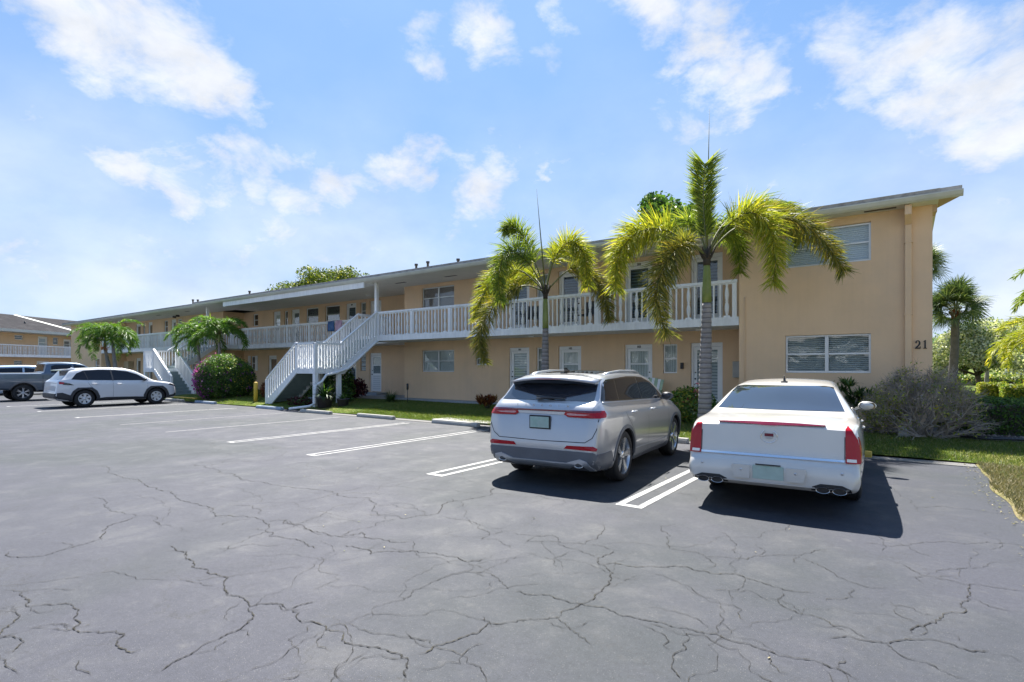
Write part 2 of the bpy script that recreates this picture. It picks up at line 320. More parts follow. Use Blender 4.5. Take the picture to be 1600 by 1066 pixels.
def groundmat(name, a, b_, c_, s=.5):
    m, nt, b, out = nodes(name); L = nt.links.new; N = nt.nodes
    tc = N.new('ShaderNodeTexCoord'); n1 = N.new('ShaderNodeTexNoise'); n1.inputs['Scale'].default_value = s; n1.inputs['Detail'].default_value = 8; n1.inputs['Roughness'].default_value = .65; L(tc.outputs['Object'], n1.inputs['Vector'])
    cr = N.new('ShaderNodeValToRGB'); e = cr.color_ramp.elements; e[0].position = .36; e[0].color = (*a, 1); e[1].position = .62; e[1].color = (*c_, 1); x = e.new(.5); x.color = (*b_, 1)
    L(n1.outputs[0], cr.inputs[0]); n2 = N.new('ShaderNodeTexNoise'); n2.inputs['Scale'].default_value = 45; n2.inputs['Detail'].default_value = 3; L(tc.outputs['Object'], n2.inputs['Vector'])
    mr = N.new('ShaderNodeMapRange'); L(n2.outputs[0], mr.inputs[0]); mr.inputs[1].default_value = .3; mr.inputs[2].default_value = .7; mr.inputs[3].default_value = .55; mr.inputs[4].default_value = 1.4
    vs = N.new('ShaderNodeVectorMath'); vs.operation = 'SCALE'; L(cr.outputs[0], vs.inputs[0]); L(mr.outputs[0], vs.inputs['Scale']); L(vs.outputs[0], b.inputs['Base Color']); setp(b, rough=.95, spec=.1)
    bp = N.new('ShaderNodeBump'); bp.inputs['Strength'].default_value = .8; bp.inputs['Distance'].default_value = .03; L(n2.outputs[0], bp.inputs['Height']); L(bp.outputs[0], b.inputs['Normal'])
    return m
def ringmat():
    m = mat('ringed_grey_palm_trunk', (.27, .25, .245), .85, var=.22, vscale=3, bump=0, dirt=(.12, .105, .10), dscale=2.2, damt=.6)
    nt = m.node_tree; N = nt.nodes; L = nt.links.new; b = N['Principled BSDF']; tc = N.new('ShaderNodeTexCoord')
    wv = N.new('ShaderNodeTexWave'); wv.bands_direction = 'Z'; wv.inputs['Scale'].default_value = 2.6; wv.inputs['Distortion'].default_value = 1.2; wv.inputs['Detail'].default_value = 3; wv.inputs['Detail Scale'].default_value = 2; L(tc.outputs['Object'], wv.inputs['Vector'])
    mr = N.new('ShaderNodeMapRange'); L(wv.outputs['Fac'], mr.inputs[0]); mr.inputs[1].default_value = 0; mr.inputs[2].default_value = .25; mr.inputs[3].default_value = .45; mr.inputs[4].default_value = 1
    src = b.inputs['Base Color'].links[0].from_socket; vs = N.new('ShaderNodeVectorMath'); vs.operation = 'SCALE'; L(src, vs.inputs[0]); L(mr.outputs[0], vs.inputs['Scale']); L(vs.outputs[0], b.inputs['Base Color'])
    bp = N.new('ShaderNodeBump'); bp.inputs['Strength'].default_value = .6; bp.inputs['Distance'].default_value = .02; L(wv.outputs['Fac'], bp.inputs['Height']); L(bp.outputs[0], b.inputs['Normal'])
    return m
M['lawn'] = groundmat('lawn_turf', (.06, .10, .018), (.10, .14, .025), (.19, .18, .06), .45)
M['drylawn'] = groundmat('dry_turf', (.10, .12, .03), (.20, .17, .09), (.27, .22, .13), .8)
M['blade'] = leafmat('grass_blades', (.07, .12, .02), (.14, .18, .03), (.28, .25, .09), .3)
M['dryblade'] = leafmat('dry_grass_blades', (.11, .12, .045), (.27, .23, .13), (.38, .31, .19), .15)
def carpaint(name, c, metal, rough, flake=.05, coat=1.0):
    m = mat(name, c, rough, metal, var=flake, vscale=1.5, coat=coat); b = m.node_tree.nodes['Principled BSDF']; b.inputs['Coat Roughness'].default_value = .04; return m
M['silver'] = carpaint('silver_paint', (.46, .465, .475), .55, .30)
M['pearl'] = carpaint('pearl_white_paint', (.60, .58, .54), .10, .28)
M['carwhite'] = carpaint('white_paint', (.68, .69, .71), 0, .25)
M['slate'] = carpaint('slate_blue_paint', (.085, .12, .165), .5, .28)
M['paleblue'] = carpaint('pale_blue_paint', (.45, .55, .66), .2, .3)
M['cladding'] = mat('dark_cladding', (.035, .038, .045), .55, var=.15)
M['greyclad'] = mat('grey_lower_cladding', (.13, .14, .16), .38, .3, var=.1)
M['skid'] = mat('satin_skid_trim', (.55, .57, .60), .3, .7, var=.05)
M['chrome'] = mat('chrome', (.85, .85, .85), .06, 1, var=.02)
M['tyre'] = mat('tyre_rubber', (.022, .022, .023), .8, var=.2, vscale=12, bump=.3)
M['alloy'] = mat('alloy_wheel', (.62, .63, .64), .25, .85, var=.05)
M['hub'] = mat('silver_wheel_cover', (.62, .64, .66), .35, .4, var=.05)
M['redlens'] = mat('red_lamp_lens', (.40, .004, .014), .22, var=.1, coat=.25, spec=.3)
M['rosylens'] = mat('pale_rosy_lens', (.55, .25, .28), .15, var=.1, coat=1)
M['darkred'] = mat('dark_red_lens', (.16, .004, .02), .12, var=.1, coat=1)
M['clearlens'] = mat('clear_lamp_lens', (.7, .7, .68), .1, .2, var=.05, coat=1)
def tint(name, c, rough=.03):
    m = mat(name, c, rough, 0, var=.1, coat=1.0, spec=.9); return m
M['tint'] = tint('tinted_car_glass', (.012, .014, .02)); M['tint'].node_tree.nodes['Principled BSDF'].inputs['Coat Weight'].default_value = 0; M['tint'].node_tree.nodes['Principled BSDF'].inputs['Specular IOR Level'].default_value = .38
M['rearglass'] = tint('rear_car_glass', (.02, .025, .035))
M['plate'] = mat('number_plate', (.40, .52, .47), .4, var=.12, vscale=9, dirt=(.16, .42, .33), dscale=7, damt=.6)
M['exhaust'] = mat('exhaust_tip', (.5, .48, .46), .2, .9, var=.1)
# ================================================================ ground
G0 = 12.12                                              # far edge of the parking lot
def gh(x, y):                                           # height of the turf
    t = min(max((y-G0)/1.5, 0), 1); t = t*t*(3-2*t); s = min(max((x-1.0)/.5, 0), 1)
    return .035+.165*t + .012*math.sin(x*1.3+y*.7) - (.0 if y > G0 else .01)*s
def lot_right(y): return 1.0+.04*math.sin(y*1.1)+.03*math.sin(y*3.7) + (-.18*max(0, (y-11.6)) if y > 11.6 else 0) + (.05 if y < 8 else 0)
b = MB(); b.box(-900, 900, -400, 1500, -1.2, -.06); tag(b.build('ground', M['lawn']), kind='structure')
b = MB()                                                # asphalt with a slightly ragged right edge
ys = [-60+i*2 for i in range(30)]+[0+i*.12 for i in range(104)]; ys = [y for y in ys if y < G0]+[G0]
for y0, y1 in zip(ys, ys[1:]):
    b.face([(-95, y0, 0), (lot_right(y0), y0, 0), (lot_right(y1), y1, 0), (-95, y1, 0)])
bmesh.ops.remove_doubles(b.b, verts=b.b.verts, dist=1e-4)
tag(b.build('parking_lot', M['asphalt'], fix=False), kind='structure')
b = MB(); b.face([(-120, G0, 0), (-62, G0, 0), (-62, 60, 0), (-120, 60, 0)]); tag(b.build('parking_lot', M['asphalt'], fix=False), kind='structure')
# pale concrete strip along the turf
b = MB(); b.box(-18.6, .95, G0-.36, G0+.03, -.02, .010); tag(b.build('concrete_edge_strip', mat('weathered_edge_concrete', (.16, .155, .145), .9, var=.25, vscale=3, bump=.3, dirt=(.09, .09, .09), dscale=3, damt=.7)), kind='structure')
def patch(name, X, Y, m, zoff=0):
    V = []; F = []; nx = len(X); ny = len(Y)
    for y in Y:
        for x in X: V.append((x, y, gh(x, y)+zoff))
    for j in range(ny-1):
        for i in range(nx-1):
            a = j*nx+i; F.append((a, a+1, a+nx+1, a+nx))
    return npmesh(name, V, F, m)
lin = lambda a, c, n: [a+(c-a)*i/n for i in range(n+1)]
tag(patch('lawn', lin(-62, -20, 12)+lin(-19, 3, 110)[0:]+lin(4, 12, 12)+[30, 80, 200], lin(G0, 16, 24)+lin(17, 40, 20)+[60, 100, 200, 400], M['lawn']), kind='structure')
V = []; F = []; yy = lin(-40, 4, 30)+lin(4.1, G0, 80)
for y in yy:
    for x in [lot_right(y), lot_right(y)+.06, 1.3, 1.7, 2.3, 3, 4, 6, 10, 30, 200]: V.append((max(x, lot_right(y)), y, gh(x, y) if x > lot_right(y)+.01 else .004))
for j in range(len(yy)-1):
    for i in range(10): a = j*11+i; F.append((a, a+1, a+12, a+11))
tag(npmesh('dry_lawn_edge', V, F, M['drylawn']), kind='structure')
tag(patch('mulch_bed', lin(-.9, 4.5, 30), lin(14.2, 16.5, 12), M['mulch'], .03), kind='structure')
# tar cracks: narrow ragged ribbons, lying in the surface
CR = """-5.53,2.2 -5.25,2.2 -5.05,2.14 -4.63,2.12 -4.31,2.14 -4.18,2.04 -3.99,1.97 -3.8,2 -3.66,1.97 -3.56,2.1 -3.42,2.1 -3.37,2.29;-3.66,1.97 -3.47,1.88 -3.39,1.72 -3.38,1.61 -3.33,1.44 -3.32,1.34 -3.28,1.23;-3.39,2.12 -3.23,2.05 -3.11,2.09 -2.95,2.07 -2.81,2.1 -2.55,2.1 -2.29,2.14 -2.21,2.07 -2.13,1.97;-2.29,2.16 -2.26,2.33 -2.21,2.42 -2.18,2.74 -2.07,2.84 -1.99,2.95 -1.86,3.11;-2.18,2.74 -2.28,2.8;-6.51,1.28 -6.34,1.25 -6.11,1.42 -6.18,1.59 -6.38,1.94 -6.52,2.01 -6.89,2.42;-5.42,1.02 -5.26,1.12 -5.16,1.26 -4.99,1.35;-5.26,1.12 -4.89,1.07 -4.79,1.18 -4.58,1.25 -4.23,1.14 -4.05,1.22 -3.77,1.23 -3.63,1.24 -3.62,1.29;-4.97,0.93 -4.85,0.99 -4.62,0.91 -4.57,0.87 -4.31,0.91 -4.19,0.84;-4.19,0.79 -4.01,0.78 -3.88,0.8;-3.79,1.02 -3.68,1 -3.52,1.02;-8.41,2.42 -8.06,2.47 -7.57,2.35 -7.16,2.39 -6.22,2.39;-10.99,3.34 -9.6,3.18 -8.86,3.16 -7.63,3.1 -6.68,3.09 -6.2,2.92 -6,3.07 -5.79,3.17 -5.51,3.12 -5.24,2.97 -4.81,2.97 -4.36,2.95;-5.54,3.14 -5.43,3.33 -4.95,3.25 -4.48,3.29 -4.41,3.51 -4.14,3.45 -3.79,3.59;-9.93,4.3 -8.21,4.2 -7.04,4.22 -6.5,4.37 -5.91,4.34 -5.16,4.29 -4.78,4.04 -4.44,4.09 -4.32,4.34 -4.53,4.84 -4.39,5.34 -4.6,6.25;-4.22,3.16 -3.83,3.15 -3.6,3.43 -3.43,3.46 -3.01,3.5 -2.94,3.67;-3.82,3.62 -3.61,3.44;-3.01,3.5 -2.87,3.35 -2.94,3.14 -2.96,2.82 -2.9,2.63;-2.87,3.33 -2.61,3.38 -2.36,3.25;-4.14,4.42 -3.63,4.42 -3.34,4.22 -3.31,4.05 -2.91,4;-5.16,4.29 -4.64,4.48 -4.32,4.34;-2.69,1.58 -2.63,1.67 -2.61,1.72;-2.26,2.33 -2.39,2.33 -2.53,2.35;-6.58,3.25 -5.84,3.27;-4.48,3.29 -4.54,3.9 -4.48,4.06;-4.39,1.02 -4.25,1.13 -4.25,1.26;-1.86,3.11 -1.84,3.33 -1.81,3.42 -1.83,3.75 -1.9,3.93 -2.07,4.11 -2.16,4.24 -2.13,4.51;-2.35,3.23 -2.13,3.32 -1.85,3.34 -1.67,3.39 -1.41,3.37 -1.2,3.39 -0.95,3.46 -0.79,3.44 -0.65,3.43 -0.53,3.43 -0.31,3.45 -0.2,3.39;-1.86,3.11 -1.74,3 -1.62,2.93 -1.49,2.91;-1.13,3.39 -1.05,3.19 -1.08,3.05 -1.04,2.92 -0.94,2.85;-2.07,4.11 -1.78,4.26 -1.57,4.43 -1.33,4.48 -1.1,4.56 -0.9,4.5 -0.73,4.44 -0.55,4.5;-1.34,4.51 -1.42,4.83 -1.07,5.1 -0.75,5.34 -0.58,5.64;-0.73,5.28 -0.58,5.15 -0.46,5.02 -0.34,4.91 -0.09,4.94;-0.74,4.4 -0.72,4.18 -0.57,4.07 -0.4,4.05 -0.27,3.92;-0.39,3.78 -0.27,3.91 -0.13,3.93 -0,4.07 0.14,4.16 0.31,4.12 0.41,4.19;-0.13,3.93 0.09,3.82 0.27,3.72;0.03,4.19 0.05,4.3 0.2,4.58 0.31,4.89 0.36,5.1 0.4,5.37;-0.05,5.63 0.12,5.4 0.39,5.36 0.56,5.43 0.71,5.46;-0.46,4.4 -0.31,4.59 -0.33,4.77;-1.43,4.82 -1.75,4.84 -1.83,5.07 -1.96,5.62;-0.32,6.05 0.17,6.46 0.51,6.67 0.89,6.87;-2.94,4.26 -2.42,4.5 -2.51,5.08 -2.59,5.17;-2.41,4.48 -2.13,4.51;0.06,7.99 0.51,8.23 0.82,8.19 1.07,8.29;-1.18,3.33 -1.13,3.39;-0.95,3.46 -0.98,3.66;-0.31,3.45 -0.29,3.61;-3.19,4.39 -2.8,4.55 -2.39,4.32 -2.16,4.24"""
V = []; F = []
def ribbon(pts, w0, depth=5):
    pts = [Vector((x, y)) for x, y in pts]
    for _ in range(depth):
        q = [pts[0]]
        for a, c in zip(pts, pts[1:]):
            d = c-a; l = d.length
            if l > .025: q.append((a+c)/2+Vector((-d.y, d.x)).normalized()*rnd.gauss(0, .115)*l)
            q.append(c)
        pts = q
    n = len(pts)
    for i, p in enumerate(pts):
        t = (pts[min(i+1, n-1)]-pts[max(i-1, 0)]).normalized(); nn = Vector((-t.y, t.x))
        w = w0*(.35+1.1*rnd.random()**1.5)*(1 if 2 < i < n-3 else .3)
        V.append((p.x+nn.x*w, p.y+nn.y*w, .0055)); V.append((p.x-nn.x*w, p.y-nn.y*w, .0055))
        if i: k = len(V); F.append((k-4, k-3, k-1, k-2))
for k, s in enumerate(CR.split(';')):
    pts = [tuple(map(float, q.split(','))) for q in s.split()]
    ribbon(pts, .0040 if len(pts) > 5 else .0027)
    for p in pts[1:-1]:                                 # short side branches
        if rnd.random() < .33:
            a = rnd.uniform(0, 6.28); l = rnd.uniform(.15, .6); ribbon([p, (p[0]+math.cos(a)*l*.5, p[1]+math.sin(a)*l*.5), (p[0]+math.cos(a+.5)*l, p[1]+math.sin(a+.5)*l)], .0022, 3)
cr = random.Random(5)
for _ in range(230):                                    # fine web of hairline cracks over the whole lot
    y = cr.uniform(1.9, 11.5) if cr.random() < .8 else cr.uniform(11, 16); y = min(y, 11.6); x = cr.uniform(-2.2*y-1, min(.6, .15*y)); a = cr.choice((.1, 1.5, 2.4, .8))+cr.gauss(0, .35); pts = [(x, y)]
    for k in range(cr.randint(2, 6)):
        a += cr.gauss(0, .45); l = cr.uniform(.25, .6); x += math.cos(a)*l; y += math.sin(a)*l
        if x > .8 or y > 11.9: break
        pts.append((x, y))
    if len(pts) > 1: ribbon(pts, cr.uniform(.0011, .0022), 4)
tag(npmesh('pavement_cracks', V, F, M['crack']), kind='structure')
# stall lines (closed double lines)
def stripe(b, x0, x1, y0, y1, z=.004):
    n = 12
    for i in range(n):
        a, c = y0+(y1-y0)*i/n, y0+(y1-y0)*(i+1)/n; b.face([(x0, a, z), (x1, a, z), (x1, c, z), (x0, c, z)])
for i, (x, m, dbl) in enumerate([(-2.67, 'line', 1), (-5.86, 'line', 1), (-9.08, 'line', 1), (-12.1, 'line', 1), (-15.35, 'linefade', 0), (-18.4, 'linefade', 0), (-22.2, 'line', 1), (-26.5, 'line', 1), (-30.9, 'line', 1), (-35, 'line', 1)]):
    b = MB(); w = .085 if x > -8 else .065; g = (.085 if x > -8 else .07) if dbl else -w/2
    y1 = 11.3
    stripe(b, x-g-w, x-g, 6.02, y1); (stripe(b, x+g, x+g+w, 6.02, y1), b.face([(x-g, 6.02, .004), (x+g, 6.02, .004), (x+g, 6.12, .004), (x-g, 6.12, .004)])) if dbl else None
    tag(b.build('stall_line', M[m], fix=False), kind='structure')
# ================================================================ wheel stops
def wheel_stop(x, y, m, label, rz=0, L=1.83):
    b = MB(); h = L/2
    prof = [(-.085, 0), (.085, 0), (.08, .06), (.05, .115), (-.05, .115), (-.08, .06)]
    b.prism([(-h, p[0], p[1]) for p in prof], (L, 0, 0))
    bmesh.ops.bevel(b.b, geom=list(b.b.edges), offset=.008, segments=1, affect='EDGES')
    o = b.build('wheel_stop', m); o.location = (x, y, .001); o.rotation_euler = (0, 0, rz)
    return tag(o, label, 'wheel stop', 'concrete wheel stops at the heads of the stalls')
wheel_stop(-1.42, 11.95, M['yellow'], 'yellow painted wheel stop in front of the pearl white sedan')
wheel_stop(-4.75, 11.8, M['concrete'], 'bare concrete wheel stop in front of the silver suv', .02)
wheel_stop(-10.55, 11.72, M['concrete'], 'pale wheel stop at the end of the paved path, rightmost of the empty stalls', -.05)
wheel_stop(-14.1, 11.78, M['concrete'], 'long pale wheel stop before the open lawn left of the paved path', -.03)
wheel_stop(-17.35, 11.75, M['concrete'], 'pale wheel stop right in front of the potted fern', -.02)
wheel_stop(-20.6, 11.85, M['bluecon'], 'worn blue and white wheel stop at the foot of the near staircase')
wheel_stop(-26.2, 11.95, M['bluecon'], 'worn blue wheel stop in front of the purple bougainvillea')
wheel_stop(-29.4, 11.95, M['concrete'], 'pale wheel stop by the nose of the white suv')
# ================================================================ apartment building
APT = empty('apartment_building', (-27, 17.6, .2), 0, 'long two storey peach apartment block with white balcony railings, number 21 on its end wall', 'apartment building')
ZF1, ZSB, ZF2, ZE = .35, 2.84, 3.08, 5.44
def wall_panel(x0, x1, y, z0, z1, holes, depth=.13, b=None):
    """wall facing -Y at plane y with real openings and reveals"""
    b = b or MB()
    xs = sorted({x0, x1, *[h[0] for h in holes], *[h[1] for h in holes]}); zs = sorted({z0, z1, *[h[2] for h in holes], *[h[3] for h in holes]})
    ins = lambda x, z: any(h[0] < x < h[1] and h[2] < z < h[3] for h in holes)
    for a, c in zip(xs, xs[1:]):
        for d, e in zip(zs, zs[1:]):
            if not ins((a+c)/2, (d+e)/2): b.face([(a, y, d), (c, y, d), (c, y, e), (a, y, e)])
    for h in holes:
        a, c, d, e = h[:4]; Y = y+depth+.12
        b.face([(a, y, d), (a, Y, d), (a, Y, e), (a, y, e)]); b.face([(c, y, d), (c, y, e), (c, Y, e), (c, Y, d)])
        b.face([(a, y, e), (a, Y, e), (c, Y, e), (c, y, e)]); b.face([(a, y, d), (c, y, d), (c, Y, d), (a, Y, d)])
    return b
def frame_bars(b, x0, x1, z0, z1, y, t, d=.05):
    b.box(x0, x0+t, y, y+d, z0, z1); b.box(x1-t, x1, y, y+d, z0, z1); b.box(x0+t, x1-t, y, y+d, z1-t, z1); b.box(x0+t, x1-t, y, y+d, z0, z0+t)
def window(P, x0, x1, z0, z1, y, cols=2, inner='blind', fm='alu', depth=.07, label=None, halfz=None, glass='glass'):
    y = y+depth; b = MB(); t = .045
    frame_bars(b, x0+.004, x1-.004, z0+.004, z1-.004, y, t)
    for i in range(1, cols):
        xm = x0+(x1-x0)*i/cols; b.box(xm-.04, xm+.04, y, y+.05, z0+t, z1-t)
    zm = halfz or (z0+z1)/2
    fr = b.build('window', M[fm], P)
    if label: fr['label'] = label
    for i in range(cols):
        s = MB(); a = x0+(x1-x0)*i/cols+.045; c = x0+(x1-x0)*(i+1)/cols-.045; s.box(a, c, y+.006, y+.044, zm-.02, zm+.02); s.build('sash_bar', M[fm], fr)
    g = MB(); g.box(x0+.02, x1-.02, y+.028, y+.034, z0+.02, z1-.02); g.build('pane', M[glass], fr)
    if inner:
        c = MB(); c.box(x0+.01, x1-.01, y+.09, y+.095, z0+.01, z1-.01); c.build({'curtain': 'curtain'}.get(inner, 'blind'), M[inner], fr)  # inner dark: room's darkness put into the sheet's colour, no blind there
    return fr
def text_mesh(name, s, size, loc, m, parent, rot=(math.pi/2, 0, 0), extrude=.006, world=True, sx=1, align='CENTER'):
    c = bpy.data.curves.new(name, 'FONT'); c.body = s; c.size = size; c.extrude = extrude; c.align_x = align; c.offset = size*.018
    t = bpy.data.objects.new(name, c); col.objects.link(t); bpy.context.view_layer.update()
    me = bpy.data.meshes.new_from_object(t.evaluated_get(bpy.context.evaluated_depsgraph_get())); bpy.data.objects.remove(t)
    from mathutils import Euler
    me.transform(Matrix.Translation(loc) @ Euler(rot).to_matrix().to_4x4() @ Matrix.Diagonal((sx, 1, 1, 1)))
    return link(name, me, m, parent, world)
def door(P, x0, x1, z0, z1, y, kind='louvre', num=None, knob='l', depth=.07, label=None):
    y = y+depth; b = MB(); t = .075
    b.box(x0+.004, x0+t, y, y+.08, z0, z1-.004); b.box(x1-t, x1-.004, y, y+.08, z0, z1-.004); b.box(x0+t, x1-t, y, y+.08, z1-.13, z1-.004)
    fr = b.build('door', M['trim'], P)
    if label: fr['label'] = label
    lf = MB(); a, c, d, e = x0+t+.006, x1-t-.006, z0+.02, z1-.136
    yy = y+.03
    if kind == 'solid': lf.box(a, c, yy, yy+.04, d, e)
    else:
        gz0 = d+.28 if kind in ('louvre', 'dark', 'glass') else d+.98
        gx0, gx1, gz1 = a+.10, c-.10, e-.10
        lf.box(a, gx0, yy, yy+.04, d, e); lf.box(gx1, c, yy, yy+.04, d, e); lf.box(gx0, gx1, yy, yy+.04, d, gz0); lf.box(gx0, gx1, yy, yy+.04, gz1, e)
        if kind in ('half', 'pane'): lf.box(gx0, gx1, yy+.004, yy+.036, (gz0+gz1)/2-.025, (gz0+gz1)/2+.025)
        g = MB(); g.box(gx0, gx1, yy+.012, yy+.018, gz0, gz1); g.build('pane', M['glass'], fr)
        g = MB(); g.box(gx0-.01, gx1+.01, yy+.045, yy+.05, gz0-.01, gz1+.01)
        g.build('blind', M[{'louvre': 'louvre', 'dark': 'louvredark', 'half': 'curtain', 'glass': 'dark', 'pane': 'blind'}[kind]], fr)  # glass doors: sheet coloured with the dark of the room behind
        if kind == 'pane':
            q = MB(); q.box(gx0, gx1, yy-.006, yy+.001, d+.06, gz0-.08); q.build('lap_panel', M['lap'], fr)
    lf.build('door_leaf', M['trim'], fr)
    k = MB(); kx = a+.05 if knob == 'l' else c-.05
    k.lathe([(0, -.07), (.02, -.065), (.026, -.05), (.02, -.03), (.008, -.02), (.02, 0)], (kx, yy, z0+.95), 10, 'y'); k.build('handle', M['black'], fr)
    k = MB(); k.lathe([(0, -.02), (.022, -.018), (.022, 0)], (kx, yy, z0+1.15), 10, 'y'); k.build('lock', M['black'], fr)
    if num: text_mesh('door_number', num, .10, ((x0+x1)/2, y-.006, z1-.115), M['black'], fr)
    return fr
# ---- openings: (x0, x1, z0, z1)
YB, YR, YD, YL, YLB = 15.9, 17.6, 19.4, 18.0, 16.2
def dz(u): return (ZF2, 5.30) if u else (ZF1, 2.46)
def wz(u, h): return ((5.28-h, 5.28) if u else (2.44-h, 2.44))
W_r = [(-2.59, -.69, 4.29, 5.24), (-2.59, -.69, 1.52, 2.5)]
A = []                                                   # recessed near stretch
for u in (0, 1):
    z0, z1 = dz(u); h0, h1 = wz(u, .97)
    A += [(-5.64, -4.64, z0, z1), (-7.94, -6.93, z0, z1), (-10.63, -9.65, z0, z1), (-12.95, -11.95, z0, z1), (-6.56, -6.08, h0, h1), (-11.62, -11.06, h0, h1), (-14.69, -14.03, wz(u, .55)[0]-.12, wz(u, .55)[1]-.12), (-17.88, -15.9, h0, h1)]
Dh = []
for u in (0, 1):
    z0, z1 = dz(u); h0, h1 = wz(u, .95)
    Dh += [(-23.72, -22.76, z0, z1), (-25.8, -24.87, z0, z1), (-24.5, -24.04, h0, h1)]
    if u: Dh += [(-27.72, -26.34, h0-.1, h1), (-29.68, -28.4, h0-.1, h1), (-31.24, -30.34, z0, z1), (-32.02, -31.62, h0, h1), (-33.3, -32.46, z0, z1), (-35.8, -35.14, h0+.15, h1)]
    else: Dh += [(-33.9, -32.9, z0, z1), (-36.05, -35.5, h0, h1)]
Lh = []
for u in (0, 1):
    z0, z1 = dz(u); h0, h1 = wz(u, .95)
    Lh += [(-51.6, -50.6, z0, z1), (-50.15, -49.72, h0, h1), (-49.2, -48.3, z0, z1), (-46.2, -45.5, h0, h1), (-44.96, -44.1, z0, z1), (-43.85, -43.15, h0, h1), (-41.6, -40.2, h0, h1)]
b = MB()
wall_panel(-3.75, .5, YB, .05, ZE, W_r, b=b)
wall_panel(-19.02, -3.75, YR, .05, ZE, A, b=b)
wall_panel(-37.0, -19.02, YD, .05, ZE, Dh, b=b)
wall_panel(-53.5, -37.0, YL, .05, ZE, Lh, b=b)
wall_panel(-61, -53.5, YLB, .05, ZE, [(-55.0, -53.9, 1.3, 2.44), (-55.0, -53.9, 4.1, 5.2)], b=b)
for (x, y0, y1) in ((-3.75, YB, YR), (.5, YB, 27.5), (-19.02, YR, YD), (-37.0, YL, YD), (-53.5, YLB, YL), (-61, YLB, 27.5)):
    b.face([(x, y0, .05), (x, y1, .05), (x, y1, ZE), (x, y0, ZE)])
b.face([(-61, 27.5, .05), (.5, 27.5, .05), (.5, 27.5, ZE), (-61, 27.5, ZE)])
for s in (.5, -61):                                       # gable ends under the roof
    b.face([(s, YB, ZE), (s, 27.5, ZE), (s, 21.8, 6.28)])
b.build('wall', M['stucco'], APT, fix=False)
# dark rooms behind the glass
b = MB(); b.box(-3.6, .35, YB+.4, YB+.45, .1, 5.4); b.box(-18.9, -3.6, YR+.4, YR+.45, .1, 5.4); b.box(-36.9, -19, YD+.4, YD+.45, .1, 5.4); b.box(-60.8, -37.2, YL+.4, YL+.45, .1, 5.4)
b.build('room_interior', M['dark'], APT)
# ---- fill openings
window(APT, *W_r[0], YB, inner='blindblue', label='upper end window with closed blue grey blinds')
window(APT, *W_r[1], YB, inner='blind', label='lower end window with grey slatted blinds')
nums = {0: ('104', '103', '102', '101'), 1: ('204', '203', '202', '201')}
for u in (0, 1):
    A_ = A[u*8:(u+1)*8]; kinds = ('dark',)*4 if u else ('louvre', 'half', 'half', 'louvre')
    for i in range(4): door(APT, *A_[i], YR, kinds[i], nums[u][i], 'l' if i % 3 == 0 else 'r', label='%s %s door numbered %s' % ('upper' if u else 'ground floor', {'dark': 'dark louvred', 'louvre': 'pale louvred', 'half': 'white half glazed'}[kinds[i]], nums[u][i]))
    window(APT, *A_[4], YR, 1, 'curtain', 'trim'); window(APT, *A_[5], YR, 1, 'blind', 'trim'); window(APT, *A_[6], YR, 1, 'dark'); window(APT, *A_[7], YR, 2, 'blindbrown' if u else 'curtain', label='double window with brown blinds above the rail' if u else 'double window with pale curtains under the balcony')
k = 0
for u in (0, 1):
    D_ = Dh[:5] if not u else Dh[5:]
    door(APT, *D_[0], YD, 'pane' if not u else 'solid', None, label='white door with frosted glass over lap panel' if not u else None); door(APT, *D_[1], YD, 'dark', '204' if u else None)
    if u: window(APT, *D_[2], YD, 1, 'blind', 'trim')
    else:                                                # stacked glass blocks
        x0, x1, z0, z1 = D_[2]; g = MB()
        for i in range(4): h = (z1-z0)/4; g.box(x0+.01, x1-.01, YD+.07, YD+.12, z0+h*i+.012, z0+h*(i+1)-.012, .01)
        g.build('window', M['louvre'], APT)['label'] = 'narrow window of stacked glass blocks'
    if u:
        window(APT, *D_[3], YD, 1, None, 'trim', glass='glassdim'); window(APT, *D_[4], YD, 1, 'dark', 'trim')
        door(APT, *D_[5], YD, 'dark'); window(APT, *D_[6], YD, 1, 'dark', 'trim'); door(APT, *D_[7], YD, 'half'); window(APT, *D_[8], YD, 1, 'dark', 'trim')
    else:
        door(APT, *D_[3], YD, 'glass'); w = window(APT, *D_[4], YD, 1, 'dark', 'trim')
        s = MB(); s.box(D_[4][0]-.33, D_[4][0]-.01, YD-.035, YD-.003, D_[4][2]-.03, D_[4][3]+.03, .006); s.box(D_[4][1]+.01, D_[4][1]+.33, YD-.035, YD-.003, D_[4][2]-.03, D_[4][3]+.03, .006); s.build('shutter', M['trim'], w)
for u in (0, 1):
    L_ = Lh[u*7:(u+1)*7]
    for i in (0, 2, 4): door(APT, *L_[i], YL, 'dark')
    for i in (1, 3, 5, 6): window(APT, *L_[i], YL, 1, 'blind' if i > 4 else 'dark', 'trim')
for z0, z1 in ((1.3, 2.44), (4.1, 5.2)): window(APT, -55.0, -53.9, z0, z1, YLB, 1, 'blind', 'trim')
# ---- balcony slabs (white front face, underside in the same paint)
b = MB(); b.box(-19.02, -3.76, YB, YR-.003, ZSB, ZF2); b.box(-20.22, -19.02, YB, YR-.003, ZSB+.03, ZF2-.002); b.build('balcony_slab', M['white'], APT)
b = MB(); b.box(-37.0, -19.03, YR, YD-.003, ZSB, ZF2); b.build('balcony_slab', M['white'], APT)
b = MB(); b.box(-53.5, -35.45, YLB, YL-.003, ZSB, ZF2); b.box(-37.0, -34.2, YLB, YR-.003, ZSB+.02, ZF2-.002); b.build('balcony_slab', M['white'], APT)
